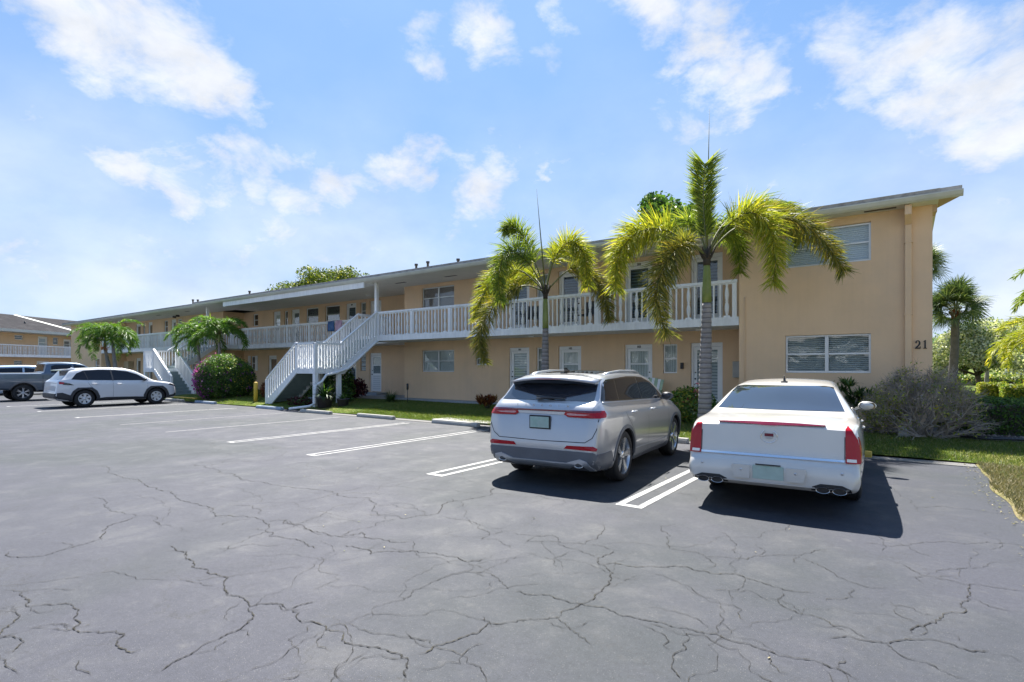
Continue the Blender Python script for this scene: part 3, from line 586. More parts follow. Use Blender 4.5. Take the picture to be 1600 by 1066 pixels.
# floor slab at the foot of the wall
b = MB(); b.box(-19.1, -8.6, 16.9, YR-.002, .02, .26); b.box(-26, -19.1, 17.6, YD-.002, .02, .24); b.box(-8.6, -3.8, 16.6, YR-.002, .02, .33); b.build('ground_slab', M['greypaint'], APT)
b = MB(); b.box(-24.0, -22.3, 18.7, YD-.003, .2, .34); b.box(-5.9, -4.35, 16.2, 16.62, .1, .22); b.build('doorstep', M['greypaint'], APT)
# ---- eaves, fascia, roof
def eave(x0, x1, ye, yw, lo=0):
    s = MB(); s.box(x0, x1, ye+.03, yw-.002, ZE, ZE+.03); s.build('soffit', M['soffit'], APT)
    f = MB(); f.prism([(x0, ye, ZE-.012), (x0, ye+.03, ZE-.012), (x0, ye+.03, ZE+.125), (x0, ye-.09, ZE+.125), (x0, ye-.09, ZE+.10), (x0, ye-.05, ZE+.03)], (x1-x0, 0, 0)); f.build('gutter', M['fascia'], APT)
eave(-35.4, .6, 15.42, YD, 0); eave(-61.5, -35.4, 15.72, YL)
f = MB(); f.prism([(.6, 15.42, ZE-.012), (.6, 15.45, ZE-.012), (.6, 15.45, ZE+.125), (.6, 15.33, ZE+.125), (.6, 15.33, ZE+.10), (.6, 15.37, ZE+.03)], (.42, 0, 0)); f.build('gutter', M['fascia'], APT)
b = MB(); b.box(-35.4, -35.2, 15.42, 15.75, ZE-.008, ZE+.12); b.build('gutter', M['fascia'], APT)
b = MB(); b.box(-31.8, -19.3, 15.46, 15.52, ZE-.26, ZE-.002); b.box(-31.8, -19.3, 15.52, 16.3, ZE-.04, ZE-.003); b.build('eave_beam', M['white'], APT)
# rake soffit at the right end
b = MB(); b.prism([(.503, 15.95, ZE+.02), (.503, 21.8, ZE+.84), (.503, 27.6, ZE+.02), (.503, 27.6, ZE-.16), (.503, 21.8, ZE+.62), (.503, 15.95, ZE-.16)], (.085, 0, 0)); b.build('rake_board', M['stucco2'], APT)
b = MB(); b.prism([(.60, 15.46, ZE+.003), (.99, 15.46, ZE+.003), (.60, 16.35, ZE+.003)], (0, 0, .10)); b.build('eave_return', M['stucco2'], APT)
def roof(x0, x1, ye, rd=21.8, rz=6.42):
    b = MB(); z = ZE+.13
    b.prism([(x0, ye, z), (x0, rd, rz), (x0, 43.6-ye, z), (x0, 43.6-ye, z+.09), (x0, rd, rz+.1), (x0, ye-.03, z+.09)], (x1-x0, 0, 0))
    return b.build('roof', M['tile'], APT)
rf = roof(-35.4, .62, 15.40); b = MB(); b.prism([(.62, 15.40, ZE+.13), (1.0, 15.40, ZE+.13), (.62, 16.35, ZE+.25)], (0, 0, .09)); b.build('roof', M['tile'], APT); rf2 = roof(-61.5, -35.4, 15.70)
for x, y, h in [(-17.2, 16.6, .34), (-16.9, 17.3, .22), (-16.3, 16.4, .34), (-14.6, 16.4, .25), (-31.0, 16.6, .32), (-38.6, 16.8, .38), (-37.9, 16.8, .32), (-62, 18, .2)]:
    z = ZE+.15+(y-15.4)*.13; v = MB(); v.lathe([(.05, 0), (.05, h), (.075, h), (.075, h+.08), (.0, h+.09)], (x, y, z), 10); v.build('vent_pipe', M['black'], rf)
for x in (-33.6, -30.5, -27.5, -24.6, -21.8, -18.2, -15.2, -12.2, -9.0, -6.1, -.5, -39, -43.5, -48):
    v = MB(); Y = 16.55 if x < -1 else 15.62; v.box(x-.32, x+.32, Y, Y+.13, ZE-.006, ZE+.002); v.build('soffit_vent', M['black'], APT)
for x, y in ((-33.5, 18.4), (-22.6, 18.4), (-11.3, 16.8), (-5.1, 16.8)):
    for z in (ZE, ZSB):
        v = MB(); v.box(x-.11, x+.11, y-.06, y+.06, z-.05, z-.002, .01); v.build('ceiling_light', M['trim'], APT)
v = MB(); v.lathe([(.0, -.22), (.07, -.2), (.075, 0), (.03, .03)], (-42.4, 17.3, 5.3), 10, 'y'); v.lathe([(.0, -.22), (.07, -.2), (.075, 0), (.03, .03)], (-42.0, 17.35, 5.36), 10, 'y'); v.box(-42.25, -42.15, 17.35, 17.45, 5.3, ZE); v.build('floodlight', M['black'], APT)
# downpipes
b = MB(); b.prism([(-.02, 15.5, ZE-.02), (-.02, 15.5, 5.2), (-.02, 15.8, 5.03), (-.02, 15.895, 5.03), (-.02, 15.895, ZE-.02)], (.13, 0, 0)); b.box(-.02, .11, 15.80, 15.897, .22, 5.03, .012)
for z in (1.0, 2.9, 4.6): b.box(-.04, .13, 15.79, 15.898, z, z+.03)
b.build('downpipe', M['stucco'], APT)
b = MB(); b.tube([(-3.6, 15.88, 3.6), (-3.6, 15.88, .3)], .012, 6); b.build('conduit', M['stucco'], APT)
# house number 21, slab serif
def poly(b, pts, y, t=.02): b.prism([(p[0], y, p[1]) for p in pts], (0, -t, 0))
b = MB(); x, z, s = .175, 2.10, .20
two = [(0, .0), (.62, 0), (.66, .26), (.6, .26), (.54, .14), (.26, .14), (.5, .36), (.62, .54), (.62, .74), (.52, .92), (.34, 1), (.16, .95), (.04, .82), (.03, .68), (.14, .62), (.22, .68), (.18, .8), (.26, .9), (.36, .88), (.44, .76), (.42, .58), (.3, .4), (0, .12)]
one = [(0, 0), (.42, 0), (.42, .07), (.29, .1), (.29, 1), (.2, 1), (.02, .86), (.02, .8), (.12, .82), (.12, .1), (0, .07)]
def fpoly(b, pts, ox):
    vs = [Vector((x+ox+p[0]*s*.82, 15.896, z+p[1]*s)) for p in pts]
    for t in tessellate_polygon([vs]):
        b.prism([vs[i] for i in t], (0, -.018, 0))
fpoly(b, two, 0); fpoly(b, one, .155); b.build('house_number', M['black'], APT)
# electric box, wall lights
b = MB(); b.box(-4.32, -4.12, YR-.10, YR-.002, 1.35, 1.85, .01); b.box(-3.98, -3.90, YR-.05, YR-.002, 1.3, 2.1); b.build('meter_box', mat('grey_metal_box', (.42, .42, .40), .5), APT)
b = MB(); b.box(-5.95, -5.86, YR-.09, YR-.002, 1.62, 1.82, .01); b.build('wall_lamp', M['black'], APT)
b = MB(); b.box(-53.0, -52.0, YL-.4, YL-.02, 1.6, 2.2, .02); b.build('wall_cabinet', mat('beige_cabinet', (.5, .40, .27), .6), APT)
# posts
for x, y in ((-19.06, YB+.07), (-35.42, YLB+.07)):
    b = MB(); b.box(x-.07, x+.07, y-.06, y+.08, ZF2, ZE-.003, .008); b.build('post', M['white'], APT)
# ---- balustrades
BAL = [(.045, 0), (.045, .05), (.03, .07), (.045, .12), (.062, .2), (.066, .3), (.05, .38), (.033, .43), (.05, .455), (.033, .48), (.05, .53), (.064, .62), (.06, .72), (.042, .82), (.03, .88), (.045, .91), (.045, .95)]
def bal_mesh(H=.95, n=10):
    b = MB(); b.lathe([(r*.92, h*H/.95) for r, h in BAL], (0, 0, 0), n); b.box(-.085, .085, -.03, .03, 0, .045); return b.fix().mesh('baluster')
BM = bal_mesh()
def picket_mesh(H=.95, w=.021):
    b = MB(); b.box(-w, w, -.022, .022, 0, H); return b.fix().mesh('picket')
PM = picket_mesh()
def placed(name, me, loc, parent, rz=0):
    o = bpy.data.objects.new(name, me); col.objects.link(o); o.parent = parent; o.location = Vector(loc)-root_off(parent); o.rotation_euler = (0, 0, rz); return o
for me in (BM, PM): me.materials.append(M['white'])
def merge(me_list, name, parent):
    b = MB()
    for me, mtx in me_list:
        n0 = len(b.b.verts); b.b.from_mesh(me); b.b.verts.ensure_lookup_table()
        bmesh.ops.transform(b.b, matrix=mtx, verts=b.b.verts[n0:])
    return b.build(name, M['white'], parent, fix=False)
def balustrade(p0, p1, z, label=None, indiv=True, bay=.54, H=1.05, posts=True):
    """level run from p0 to p1: rail, posts, turned balusters and flat pickets in turn"""
    p0, p1 = Vector((*p0, 0)), Vector((*p1, 0)); d = p1-p0; L = d.length; d.normalize(); rz = math.atan2(d.y, d.x); nrm = Vector((-d.y, d.x, 0))
    b = MB(); m = Matrix.Translation((p0.x, p0.y, 0)) @ Matrix.Rotation(rz, 4, 'Z')
    b.box(-.02, L+.02, -.055, .055, z+H-.085, z+H, .008); b.box(0, L, -.03, .03, z+H-.12, z+H-.088)
    bmesh.ops.transform(b.b, matrix=m, verts=b.b.verts); rail = b.build('balustrade', M['white'], APT)
    if label: rail['label'] = label
    nb = max(1, round(L/2.16)); pm = []
    for i in range(nb+1):
        if posts:
            q = MB(); q.box(-.06, .06, -.045, .045, z, z+H-.09, .005); qm = q.fix().mesh('newel'); pos = p0+d*(L*i/nb*(1-.0)); pos += d*(.06 if i == 0 else (-.06 if i == nb else 0)); pm.append((qm, Matrix.Translation((pos.x, pos.y, 0)) @ Matrix.Rotation(rz, 4, 'Z')))
    for qm, mt in pm:
        qm.transform(Matrix.Translation((0, 0, -z))); qm.materials.append(M['white']); placed('newel_post', qm, mt.translation+Vector((0, 0, z)), rail, rz)
    tb = []; pk = []
    for i in range(nb):
        a = L*i/nb; w = L/nb; n = max(1, round(w/bay)); st = w/n
        for j in range(n):
            c = a+st*(j+.5); tb.append(c); pk += [c-st/3, c+st/3]
    sc_ = (H-.10)/.95
    if indiv:
        for c in tb: q = p0+d*c; placed('baluster', BM, (q.x, q.y, z), rail, rz)
        for c in pk: q = p0+d*c; placed('picket', PM, (q.x, q.y, z), rail, rz)
    else:
        for nm, me, cs in (('baluster', BM, tb), ('picket', PM, pk)):
            tag(merge([(me, Matrix.Translation(((p0+d*c).x, (p0+d*c).y, z)) @ Matrix.Rotation(rz, 4, 'Z')) for c in cs], nm, rail), kind='stuff')
    return rail
balustrade((-18.95, YB+.06), (-3.82, YB+.06), ZF2, 'near balcony balustrade')
balustrade((-35.3, YR+.06), (-20.2, YR+.06), ZF2, 'set back middle balustrade', indiv=False)
balustrade((-53.4, YLB+.06), (-35.5, YLB+.06), ZF2, 'far left balustrade', indiv=False)
balustrade((-20.22, YB+.1), (-20.22, YR+.1), ZF2, indiv=False, posts=False)
balustrade((-34.2, YLB+.1), (-34.2, YR+.1), ZF2, indiv=False, posts=False)
# ---- L-shaped staircases: s=+1 near one (lower flight falls towards -X), s=-1 its mirror image
def staircase(xo, s, yb, label):
    """xo: X of the outer side (under the post).  landing spans xo .. xo-s*1.3 in X, 12.75 .. 14.0 in Y"""
    def X(u): return xo-s*u
    zl = 1.62; zt = ZF2; zg = .04; ylo, yhi = 12.78, 14.02
    root = MB()                                           # landing slab
    x0, x1 = sorted((X(0), X(1.3))); root.box(x0, x1, ylo, yhi, zl-.20, zl)
    st = root.build('staircase', M['white'], APT); st['label'] = label
    # upper flight along +Y
    nr = 9; run = (yb-yhi)/(nr-1); rise = (zt-zl)/nr
    t = MB()
    for i in range(nr-1): y = yhi+run*i; t.box(x0+.06, x1-.06, y, y+run+.02, zl+rise*(i+1)-.05, zl+rise*(i+1)); t.box(x0+.07, x1-.07, y, y+.02, zl+rise*i, zl+rise*(i+1)-.05)
    # lower flight along the outward X direction
    nl = 9; rl = (zl-zg)/nl; tr = .27; xl = X(1.3)
    for i in range(nl-1):
        z = zl-rl*(i+1); a, c = sorted((xl-s*tr*i, xl-s*(tr*(i+1)+.02))); t.box(a, c, ylo+.06, yhi-.06, z-.05, z)
        e, f = sorted((xl-s*(tr*(i+1)), xl-s*(tr*(i+1)-.02))); t.box(e, f, ylo+.07, yhi-.07, z-rl, z-.05)
    t.build('steps', M['steps'], st)
    for x in (x0, x1-.06):
        g = MB(); g.prism([(x, yhi-.002, zl-.22), (x, yhi-.002, zl+.04), (x, yb, zt+.02), (x, yb, zt-.24), (x, yhi+.14, zl-.22)], (.06, 0, 0)); g.build('stringer', M['white'], st)
    xe = xl-s*tr*(nl-1)
    for y in (ylo, yhi-.06):
        g = MB(); g.prism([(xl, y, zl-.20), (xl, y, zl+.05), (xe-s*.10, y, zg+.22), (xe-s*.10, y, zg), (xe+s*.22, y, zg)], (0, .06, 0)); g.build('stringer', M['white'], st)
    x = X(.07)
    for bx in ((x-.08, x+.08, ylo-.01, ylo+.15), (x-.08, x+.08, yhi-.16, yhi), (xl-.06, xl+.06, yhi-.16, yhi)): p = MB(); p.box(*bx, .03, zl-.2, .006); p.build('post', M['white'], st)
    # rails and pickets
    H = 1.05
    def run_rail(a, c, nb, ind=True, turned=False):
        a, c = Vector(a), Vector(c); d = c-a; q = MB()
        w = .05; L = d.length; hd = Vector((d.x, d.y, 0)).normalized(); side = Vector((-hd.y, hd.x, 0))
        up = Vector((0, 0, 1))
        e = [a+side*w+up*(H-.075), a-side*w+up*(H-.075), a-side*w+up*H, a+side*w+up*H]
        q.prism(e, d); rr = q.build('handrail', M['white'], st)
        for k in range(nb):
            pos = a+d*((k+.5)/nb); h = H-.078
            if not ind:
                o = placed('baluster' if (turned and k % 3 == 1) else 'picket', BM if (turned and k % 3 == 1) else PW, pos, st, math.atan2(hd.y, hd.x)); o.scale = (1, 1, h/.95)
            else:
                o = placed('picket', PW, pos, st, math.atan2(hd.y, hd.x)); o.scale = (1, 1, h/.95)
    o_, i_ = X(.03), X(1.27)
    run_rail((o_, ylo+.03, zl), (o_, yhi, zl), 9, False, True)
    run_rail((xl, ylo+.03, zl), (o_, ylo+.03, zl), 9, False, True)
    run_rail((o_, yhi, zl+.05), (o_, yb, zt+.02), 13)
    run_rail((i_, yhi, zl+.05), (i_, yb, zt+.02), 13)
    zs = .17
    run_rail((xl, ylo+.03, zl+.05), (xe-s*.08, ylo+.03, zs), 13)
    run_rail((xl, yhi-.03, zl+.05), (xe-s*.08, yhi-.03, zs), 13)
    for (x, y, z) in ((o_, ylo+.03, zl-.2), (i_, ylo+.03, zl-.2), (i_, yhi-.03, zl-.2), (xe-s*.10, ylo+.03, .03), (xe-s*.10, yhi-.03, .03)):
        q = MB(); q.box(x-.055, x+.055, y-.05, y+.05, z, z+H+.17 if z > .1 else z+1.12, .005); q.build('newel_post', M['white'], st)
    return st
b = MB(); b.box(-.034, .034, -.02, .02, 0, .95); PW = b.fix().mesh('picket'); PW.materials.append(M['white'])
s1 = staircase(-18.93, 1, YB, 'near L shaped staircase')
s2 = staircase(-35.47, -1, YLB, 'far L shaped staircase with grey green steps')
# downspout wrapping the near stair
b = MB()
pts = [(-18.86, 15.9, 2.82), (-18.86, 15.7, 2.72), (-18.86, 14.3, 1.62), (-18.86, 13.75, 1.45), (-18.80, 13.2, 1.36), (-18.80, 13.0, 1.1), (-18.80, 12.72, .95), (-18.80, 12.70, .25), (-18.9, 12.5, .14), (-19.4, 11.95, .05)]
b.tube(pts, .055, 6); b.build('downspout', M['white'], APT)
# ================================================================ wing at far left
WG = empty('apartment_wing', (-81.4, 23.6, .1), R(122), 'peach apartment wing with grey shingle roof at the far left edge', 'apartment building')
def LB(**k): return k
b = MB(); lo = -30
H1 = [(-8.03, -7.1, 1.85, 2.35), (-5.4, -3.85, .25, 2.35), (-2.0, -.95, .25, 2.35)]; H2 = [(-7.98, -7.0, 4.65, 5.15), (-5.25, -4.05, 2.98, 5.15), (-3.4, -2.7, 4.3, 5.15), (-2.0, -.95, 2.98, 5.0), (-14, -12.5, 4.2, 5.1), (-18, -17, 2.98, 5.1)]
wall_panel(lo, 0, 1.7, 0, 5.6, H1+H2, b=b); wall_panel(0, 6, -.0, 0, 5.6, [(1.2, 3.6, 1.0, 2.4)], b=b)
b.face([(0, 0, 0), (0, 1.7, 0), (0, 1.7, 5.6), (0, 0, 5.6)]); b.face([(6, 0, 0), (6, 9, 0), (6, 9, 5.6), (6, 0, 5.6)])
b.build('wall', M['stucco'], WG, world=False, fix=False)
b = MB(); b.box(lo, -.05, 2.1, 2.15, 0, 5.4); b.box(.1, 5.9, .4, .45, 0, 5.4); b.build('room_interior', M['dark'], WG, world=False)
def wlocal(fn, *a, **k):
    """build an opening of the wing in the wing's own axes"""
    L0 = WG.location.copy(); WG.location = (0, 0, 0); o = fn(WG, *a, **k); WG.location = L0; return o
for h in (H1[0], H2[0], H2[2], H2[4]): wlocal(window, *h, 1.7, 1, 'dark', 'trim')
for h in (H1[1], H1[2], H2[1], H2[3], H2[5]): wlocal(door, *h, 1.7, 'pane')
wlocal(window, 1.2, 3.6, 1.0, 2.4, 0, 2, 'curtain', 'trim')
b = MB(); b.box(lo, -.02, -.0, 1.698, 2.72, 2.98); b.build('balcony_slab', M['white'], WG, world=False)
b = MB(); b.box(lo, -.02, -.0, .1, 3.93, 4.03); br = b.build('balustrade', M['white'], WG, world=False)
q = MB()
for i in range(int(30/.18)):
    x = lo+i*.18
    if i % 3 == 0: n0 = len(q.b.verts); q.b.from_mesh(BM); q.b.verts.ensure_lookup_table(); bmesh.ops.transform(q.b, matrix=Matrix.Translation((x, .05, 2.98)), verts=q.b.verts[n0:])
    else: q.box(x-.022, x+.022, .03, .07, 2.98, 3.93)
tag(q.build('baluster', M['white'], br, world=False, fix=False), kind='stuff')
b = MB(); b.prism([(lo, -.45, 5.5), (lo, 5.5, 7.55), (lo, 12, 5.5), (lo, 12, 5.62), (lo, 5.5, 7.7), (lo, -.45, 5.62)], (38, 0, 0)); wr = b.build('roof', M['shingle'], WG, world=False)
b = MB(); b.box(lo, 8, -.5, -.44, 5.36, 5.64); b.box(lo, 8, -.44, 1.69, 5.36, 5.38); b.build('gutter', M['fascia'], WG, world=False)
b = MB(); b.prism([(-4.7, 5.3, 7.66), (-4.6, 5.3, 7.7), (-1.5, -.4, 5.72), (-1.6, -.4, 5.66)], (.12, 0, .05)); b.build('roof_flashing', M['fascia'], WG, world=False)
b = MB(); b.lathe([(.1, -.1), (.1, .35), (.0, .36)], (-6.3, 2.2, 6.4), 8); b.build('vent_pipe', M['black'], wr, world=False)
b = MB(); b.box(.02, .12, -.07, -.005, 0, 5.4); b.build('downpipe', mat('peach_pipe', (.5, .28, .14), .6), WG, world=False)

# ================================================================ building across the lot (unseen behind the viewer, added for windows and paintwork to reflect)
OP = empty('apartment_building', (-14, -42, 0), R(180), 'peach apartment block across the lot, behind the viewpoint', 'apartment building')
b = MB(); oh = [(-40+i*4.2, -38.9+i*4.2, z, z+2.1) for i in range(18) for z in (.3, 3.1)]+[(-38+i*4.2, -36.6+i*4.2, z, z+1) for i in range(18) for z in (1.4, 4.2)]
wall_panel(-42, 40, 1.7, 0, 5.5, oh, b=b); b.build('wall', mat('pale_grey_stucco', (.44, .42, .39), .85), OP, world=False, fix=False)
b = MB()
for h in oh: b.box(h[0], h[1], 1.80, 1.83, h[2], h[3])
b.build('window', M['tint' if 'tint' in M else 'dark'], OP, world=False)
b = MB(); b.box(-42, 40, 0, 1.69, 2.8, 3.05); b.build('balcony_slab', M['white'], OP, world=False)
b = MB(); b.box(-42, 40, 0, .1, 4.0, 4.1); [b.box(-42+i*.36, -41.88+i*.36, .02, .08, 3.05, 4.0) for i in range(227)]; b.build('balustrade', M['white'], OP, world=False, fix=False)
b = MB(); b.prism([(-43, -.6, 5.5), (-43, 5.5, 6.9), (-43, 11, 5.5), (-43, -.6, 5.4)], (84, 0, 0)); b.build('roof', M['tile'], OP, world=False)
# ================================================================ vehicles
def interp(tab, x):
    """monotone cubic through (x, v) pairs"""
    xs = [t[0] for t in tab]; vs = [t[1] for t in tab]; n = len(xs)
    if x <= xs[0]: return vs[0]
    if x >= xs[-1]: return vs[-1]
    d = [(vs[i+1]-vs[i])/(xs[i+1]-xs[i]) for i in range(n-1)]; m = [d[0]]+[0 if d[i-1]*d[i] <= 0 else 2*d[i-1]*d[i]/(d[i-1]+d[i]) for i in range(1, n-1)]+[d[-1]]
    i = next(k for k in range(n-1) if x <= xs[k+1]); h = xs[i+1]-xs[i]; t = (x-xs[i])/h
    return (2*t**3-3*t*t+1)*vs[i]+(t**3-2*t*t+t)*h*m[i]+(-2*t**3+3*t*t)*vs[i+1]+(t**3-t*t)*h*m[i+1]
class Car:
    def __init__(s, spec, paint, root):
        s.p = spec; s.root = root; s.paint = paint
        P = spec; y0, y1 = P['top'][0][0], P['top'][-1][0]
        ks = sorted({t[0] for t in P['top']} | {t[0] for t in P['w']} | {t[0] for t in P['bot']})
        ys = []
        for a, c in zip(ks, ks[1:]):
            n = max(1, int((c-a)/.06))
            ys += [a+(c-a)*i/n for i in range(n)]
        ys.append(y1)
        rings = []
        for y in ys: rings.append([(x, y, z) for x, z in s.section(y)])
        b = bmesh.new(); R_ = []
        for r in rings:
            half = [b.verts.new(p) for p in r]; mir = [b.verts.new((-p[0], p[1], p[2])) for p in r[1:-1]]
            R_.append(half+mir[::-1])
        N = len(R_[0])
        for A_, B_ in zip(R_, R_[1:]):
            for k in range(N): b.faces.new((A_[k], A_[(k+1) % N], B_[(k+1) % N], B_[k]))
        b.faces.new(R_[0][::-1]); b.faces.new(R_[-1])
        bmesh.ops.remove_doubles(b, verts=b.verts, dist=1e-5); bmesh.ops.recalc_face_normals(b, faces=b.faces)
        s.bvh = BVHTree.FromBMesh(b)
        me = bpy.data.meshes.new('body'); b.to_mesh(me); b.free()
        o = bpy.data.objects.new('tmp', me); col.objects.link(o); me.materials.append(paint)
        cut = MB()                                        # wheel housings
        for wy in P['axles']:
            for sd in (-1, 1):
                r = P['arch']; x0 = sd*(P['hw']-.30); x1 = sd*(P['hw']+.2); a, c = min(x0, x1), max(x0, x1)
                n = 40; pts = []
                for k in range(n): t = 2*math.pi*k/n; pts.append((a, wy+r*math.cos(t), P['wr']-.0+r*math.sin(t)))
                cut.prism(pts, (c-a, 0, 0))
        cm = cut.fix().mesh('cut'); cm.materials.append(M['black']); cu = bpy.data.objects.new('cut', cm); col.objects.link(cu)
        md = o.modifiers.new('b', 'BOOLEAN'); md.operation = 'DIFFERENCE'; md.object = cu; md.solver = 'EXACT'
        try: md.material_mode = 'TRANSFER'
        except Exception: pass
        bpy.context.view_layer.update(); ev = o.evaluated_get(bpy.context.evaluated_depsgraph_get()); me2 = bpy.data.meshes.new_from_object(ev)
        bpy.data.objects.remove(o); bpy.data.objects.remove(cu)
        bb = bmesh.new(); bb.from_mesh(me2)
        for f in bb.faces: f.smooth = True
        for e in bb.edges:
            if len(e.link_faces) == 2 and e.calc_face_angle(0) > R(38): e.smooth = False
        bb.to_mesh(me2); bb.free()
        me2.name = 'body'; s.body = bpy.data.objects.new('body', me2); col.objects.link(s.body); s.body.parent = root
    def section(s, y):
        P = s.p; w = interp(P['w'], y); zb = interp(P['bot'], y); zt = interp(P['top'], y); belt = interp(P['belt'], y)
        e = P.get('edge', .05); zs = min(belt, zt-e); h = zs-zb; tum = P['tum']
        if h < .04: zs = zb+.04; h = .04; zt = max(zt, zs+.02)
        rc = min(.085, (zt-zs)*.55); bw = P.get('bw', .955); wr = bw*w-.02-tum*(zt-rc-zs)
        pts = [(0, zb), (.6*w, zb), (.88*w, zb+.01), (.955*w, zb+.10*h), (.985*w, zb+.28*h), (w, zb+.5*h), (w*.998, zb+.68*h), (.985*w, zb+.86*h), (bw*w, zs),
               ((bw*w+wr)/2-.004, (zs+zt-rc)/2), (wr, zt-rc), (wr-.055, zt-rc*.38), (wr*.78, zt-.012), (wr*.4, zt+.006), (0, zt+.012)]
        for _ in range(2):
            q = [pts[0]]
            for a, c in zip(pts, pts[1:]):
                q += [(a[0]*.75+c[0]*.25, a[1]*.75+c[1]*.25), (a[0]*.25+c[0]*.75, a[1]*.25+c[1]*.75)]
            q.append(pts[-1]); pts = q
        pts[0] = (0, pts[0][1]); pts[-1] = (0, pts[-1][1])
        return pts
    AX = {'rear': ((1, 0, 0), (0, 0, 1), (0, 1, 0), (0, -4, 0)), 'front': ((1, 0, 0), (0, 0, 1), (0, -1, 0), (0, 4, 0)),
          'right': ((0, 1, 0), (0, 0, 1), (-1, 0, 0), (3, 0, 0)), 'left': ((0, 1, 0), (0, 0, 1), (1, 0, 0), (-3, 0, 0)), 'top': ((1, 0, 0), (0, 1, 0), (0, 0, -1), (0, 0, 4))}
    def panel(s, name, poly, side, m, off=.004, parent=None, step=.05, rim=.012, label=None):
        """a skin laid on the body: polygon in the given view, pressed onto the surface"""
        U, V_, D, O = (Vector(v) for v in s.AX[side]); b = bmesh.new()
        vs = [Vector((p[0], p[1], 0)) for p in poly]; bv = [b.verts.new(v) for v in vs]
        for t in tessellate_polygon([vs]):
            try: b.faces.new([bv[i] for i in t])
            except ValueError: pass
        for ax in (0, 1):
            lo = min(v[ax] for v in vs); hi = max(v[ax] for v in vs); n = int((hi-lo)/step)
            for i in range(1, n+1):
                c = Vector((0, 0, 0)); c[ax] = lo+(hi-lo)*i/(n+1); no = Vector((0, 0, 0)); no[ax] = 1
                bmesh.ops.bisect_plane(b, geom=list(b.verts)+list(b.edges)+list(b.faces), plane_co=c, plane_no=no)
        edge = [e for e in b.edges if len(e.link_faces) == 1]
        dead = []
        for v in b.verts:
            o = O+U*v.co.x+V_*v.co.y; hit, nrm, _, _ = s.bvh.ray_cast(o, D)
            if hit is None or abs(nrm.dot(D)) < (.42 if side in ('left', 'right') else .12): dead.append(v); continue
            if nrm.dot(D) > 0: nrm = -nrm
            v.co = hit-D*off*.5+nrm*off*.5
        if dead:
            bmesh.ops.delete(b, geom=dead, context='VERTS'); edge = [e for e in b.edges if len(e.link_faces) == 1]
        if rim:
            r = bmesh.ops.extrude_edge_only(b, edges=edge)
            for v in [g for g in r['geom'] if isinstance(g, bmesh.types.BMVert)]: v.co += D*rim
        for f in b.faces: f.smooth = True
        for e in b.edges:
            if len(e.link_faces) == 2 and e.calc_face_angle(0) > R(50): e.smooth = False
        bmesh.ops.recalc_face_normals(b, faces=b.faces)
        me = bpy.data.meshes.new(name); b.to_mesh(me); b.free()
        o = link(name, me, m, parent or s.body, world=False)
        if label: o['label'] = label
        return o
    def both(s, name, poly, m, **k):
        return s.panel(name, poly, 'right', m, **k), s.panel(name, poly, 'left', m, **k)
    def line(s, name, pts, side, w=.007, m=None, **k):
        L_ = []; R_ = []
        for i, p in enumerate(pts):
            a = Vector(pts[max(i-1, 0)]); c = Vector(pts[min(i+1, len(pts)-1)]); t = (c-a).normalized(); n = Vector((-t.y, t.x))*w/2
            L_.append(Vector(p)+n); R_.append(Vector(p)-n)
        return s.panel(name, [(v.x, v.y) for v in L_+R_[::-1]], side, m or M['black'], off=k.pop('off', .002), rim=k.pop('rim', 0), step=.12, **k)
    def hit(s, side, a, c):
        U, V_, D, O = (Vector(v) for v in s.AX[side]); h, n, _, _ = s.bvh.ray_cast(O+U*a+V_*c, D); return h
    def wheels(s, style, rimm, tw=.235):
        P = s.p; r = P['wr']; rr = P['rim']
        for wy in P['axles']:
            for sd in (-1, 1):
                w = MB(); x0 = P['hw']-.035
                w.lathe([(rr-.01, -tw), (rr+.02, -tw), (r-.03, -tw+.005), (r-.006, -tw+.03), (r, -tw*.6), (r, -tw*.35), (r-.006, -.03), (r-.03, -.006), (rr+.03, .002), (rr, -.004), (rr-.012, -.02), (rr-.012, -tw), (rr-.01, -tw)], (0, 0, 0), 44, 'x')
                for g in (-.2, -.5, -.75):                # tread grooves
                    w.lathe([(r+.0015, g*tw-.006), (r+.0015, g*tw+.006)], (0, 0, 0), 44, 'x')
                tyre = w.fix().mesh('wheel')
                if sd < 0: tyre.transform(Matrix.Diagonal((-1, 1, 1, 1)))
                o = link('wheel', tyre, M['tyre'], s.root, world=False); o.location = (sd*x0, wy, r)
                g = MB(); g.lathe([(rr-.013, -.012), (rr-.02, -.03), (rr-.035, -.10), (rr-.04, -tw+.02)], (0, 0, 0), 40, 'x')
                if style == 'cover':
                    g.lathe([(rr-.013, -.012), (rr*.86, -.004), (rr*.80, -.03)], (0, 0, 0), 40, 'x')
                spin = rnd.uniform(0, 1)
                ns, wd0, wd1, twin = {'alloy': (5, .075, .085, 1), 'twin': (5, .05, .07, 1), 'cover': (6, .075, .12, 0), 'truck': (6, .05, .045, 1)}[style]
                def spoke(a, w0, w1, dx0=-.03, dx1=-.014):
                    ca, sa = math.cos(a), math.sin(a); ra, rb = .045, rr-.016
                    q = [(-w0/2, ra), (w0/2, ra), (w1/2, rb), (-w1/2, rb)]; f = []
                    for (t, rad), dx in zip(q, (dx0, dx0, dx1, dx1)): f.append(Vector((dx, t*-sa+rad*ca, t*ca+rad*sa)))
                    g.prism(f, (-.04, 0, 0))
                for k in range(ns):
                    a = 2*math.pi*k/ns+spin
                    if twin: spoke(a-.11, wd0*.5, wd1*.5); spoke(a+.11, wd0*.5, wd1*.5)
                    else: spoke(a, wd0, wd1)
                g.lathe([(0, -.008), (.035, -.01), (.062, -.022), (.07, -.05)], (0, 0, 0), 20, 'x')
                rim = g.fix().mesh('rim')
                if sd < 0: rim.transform(Matrix.Diagonal((-1, 1, 1, 1)))
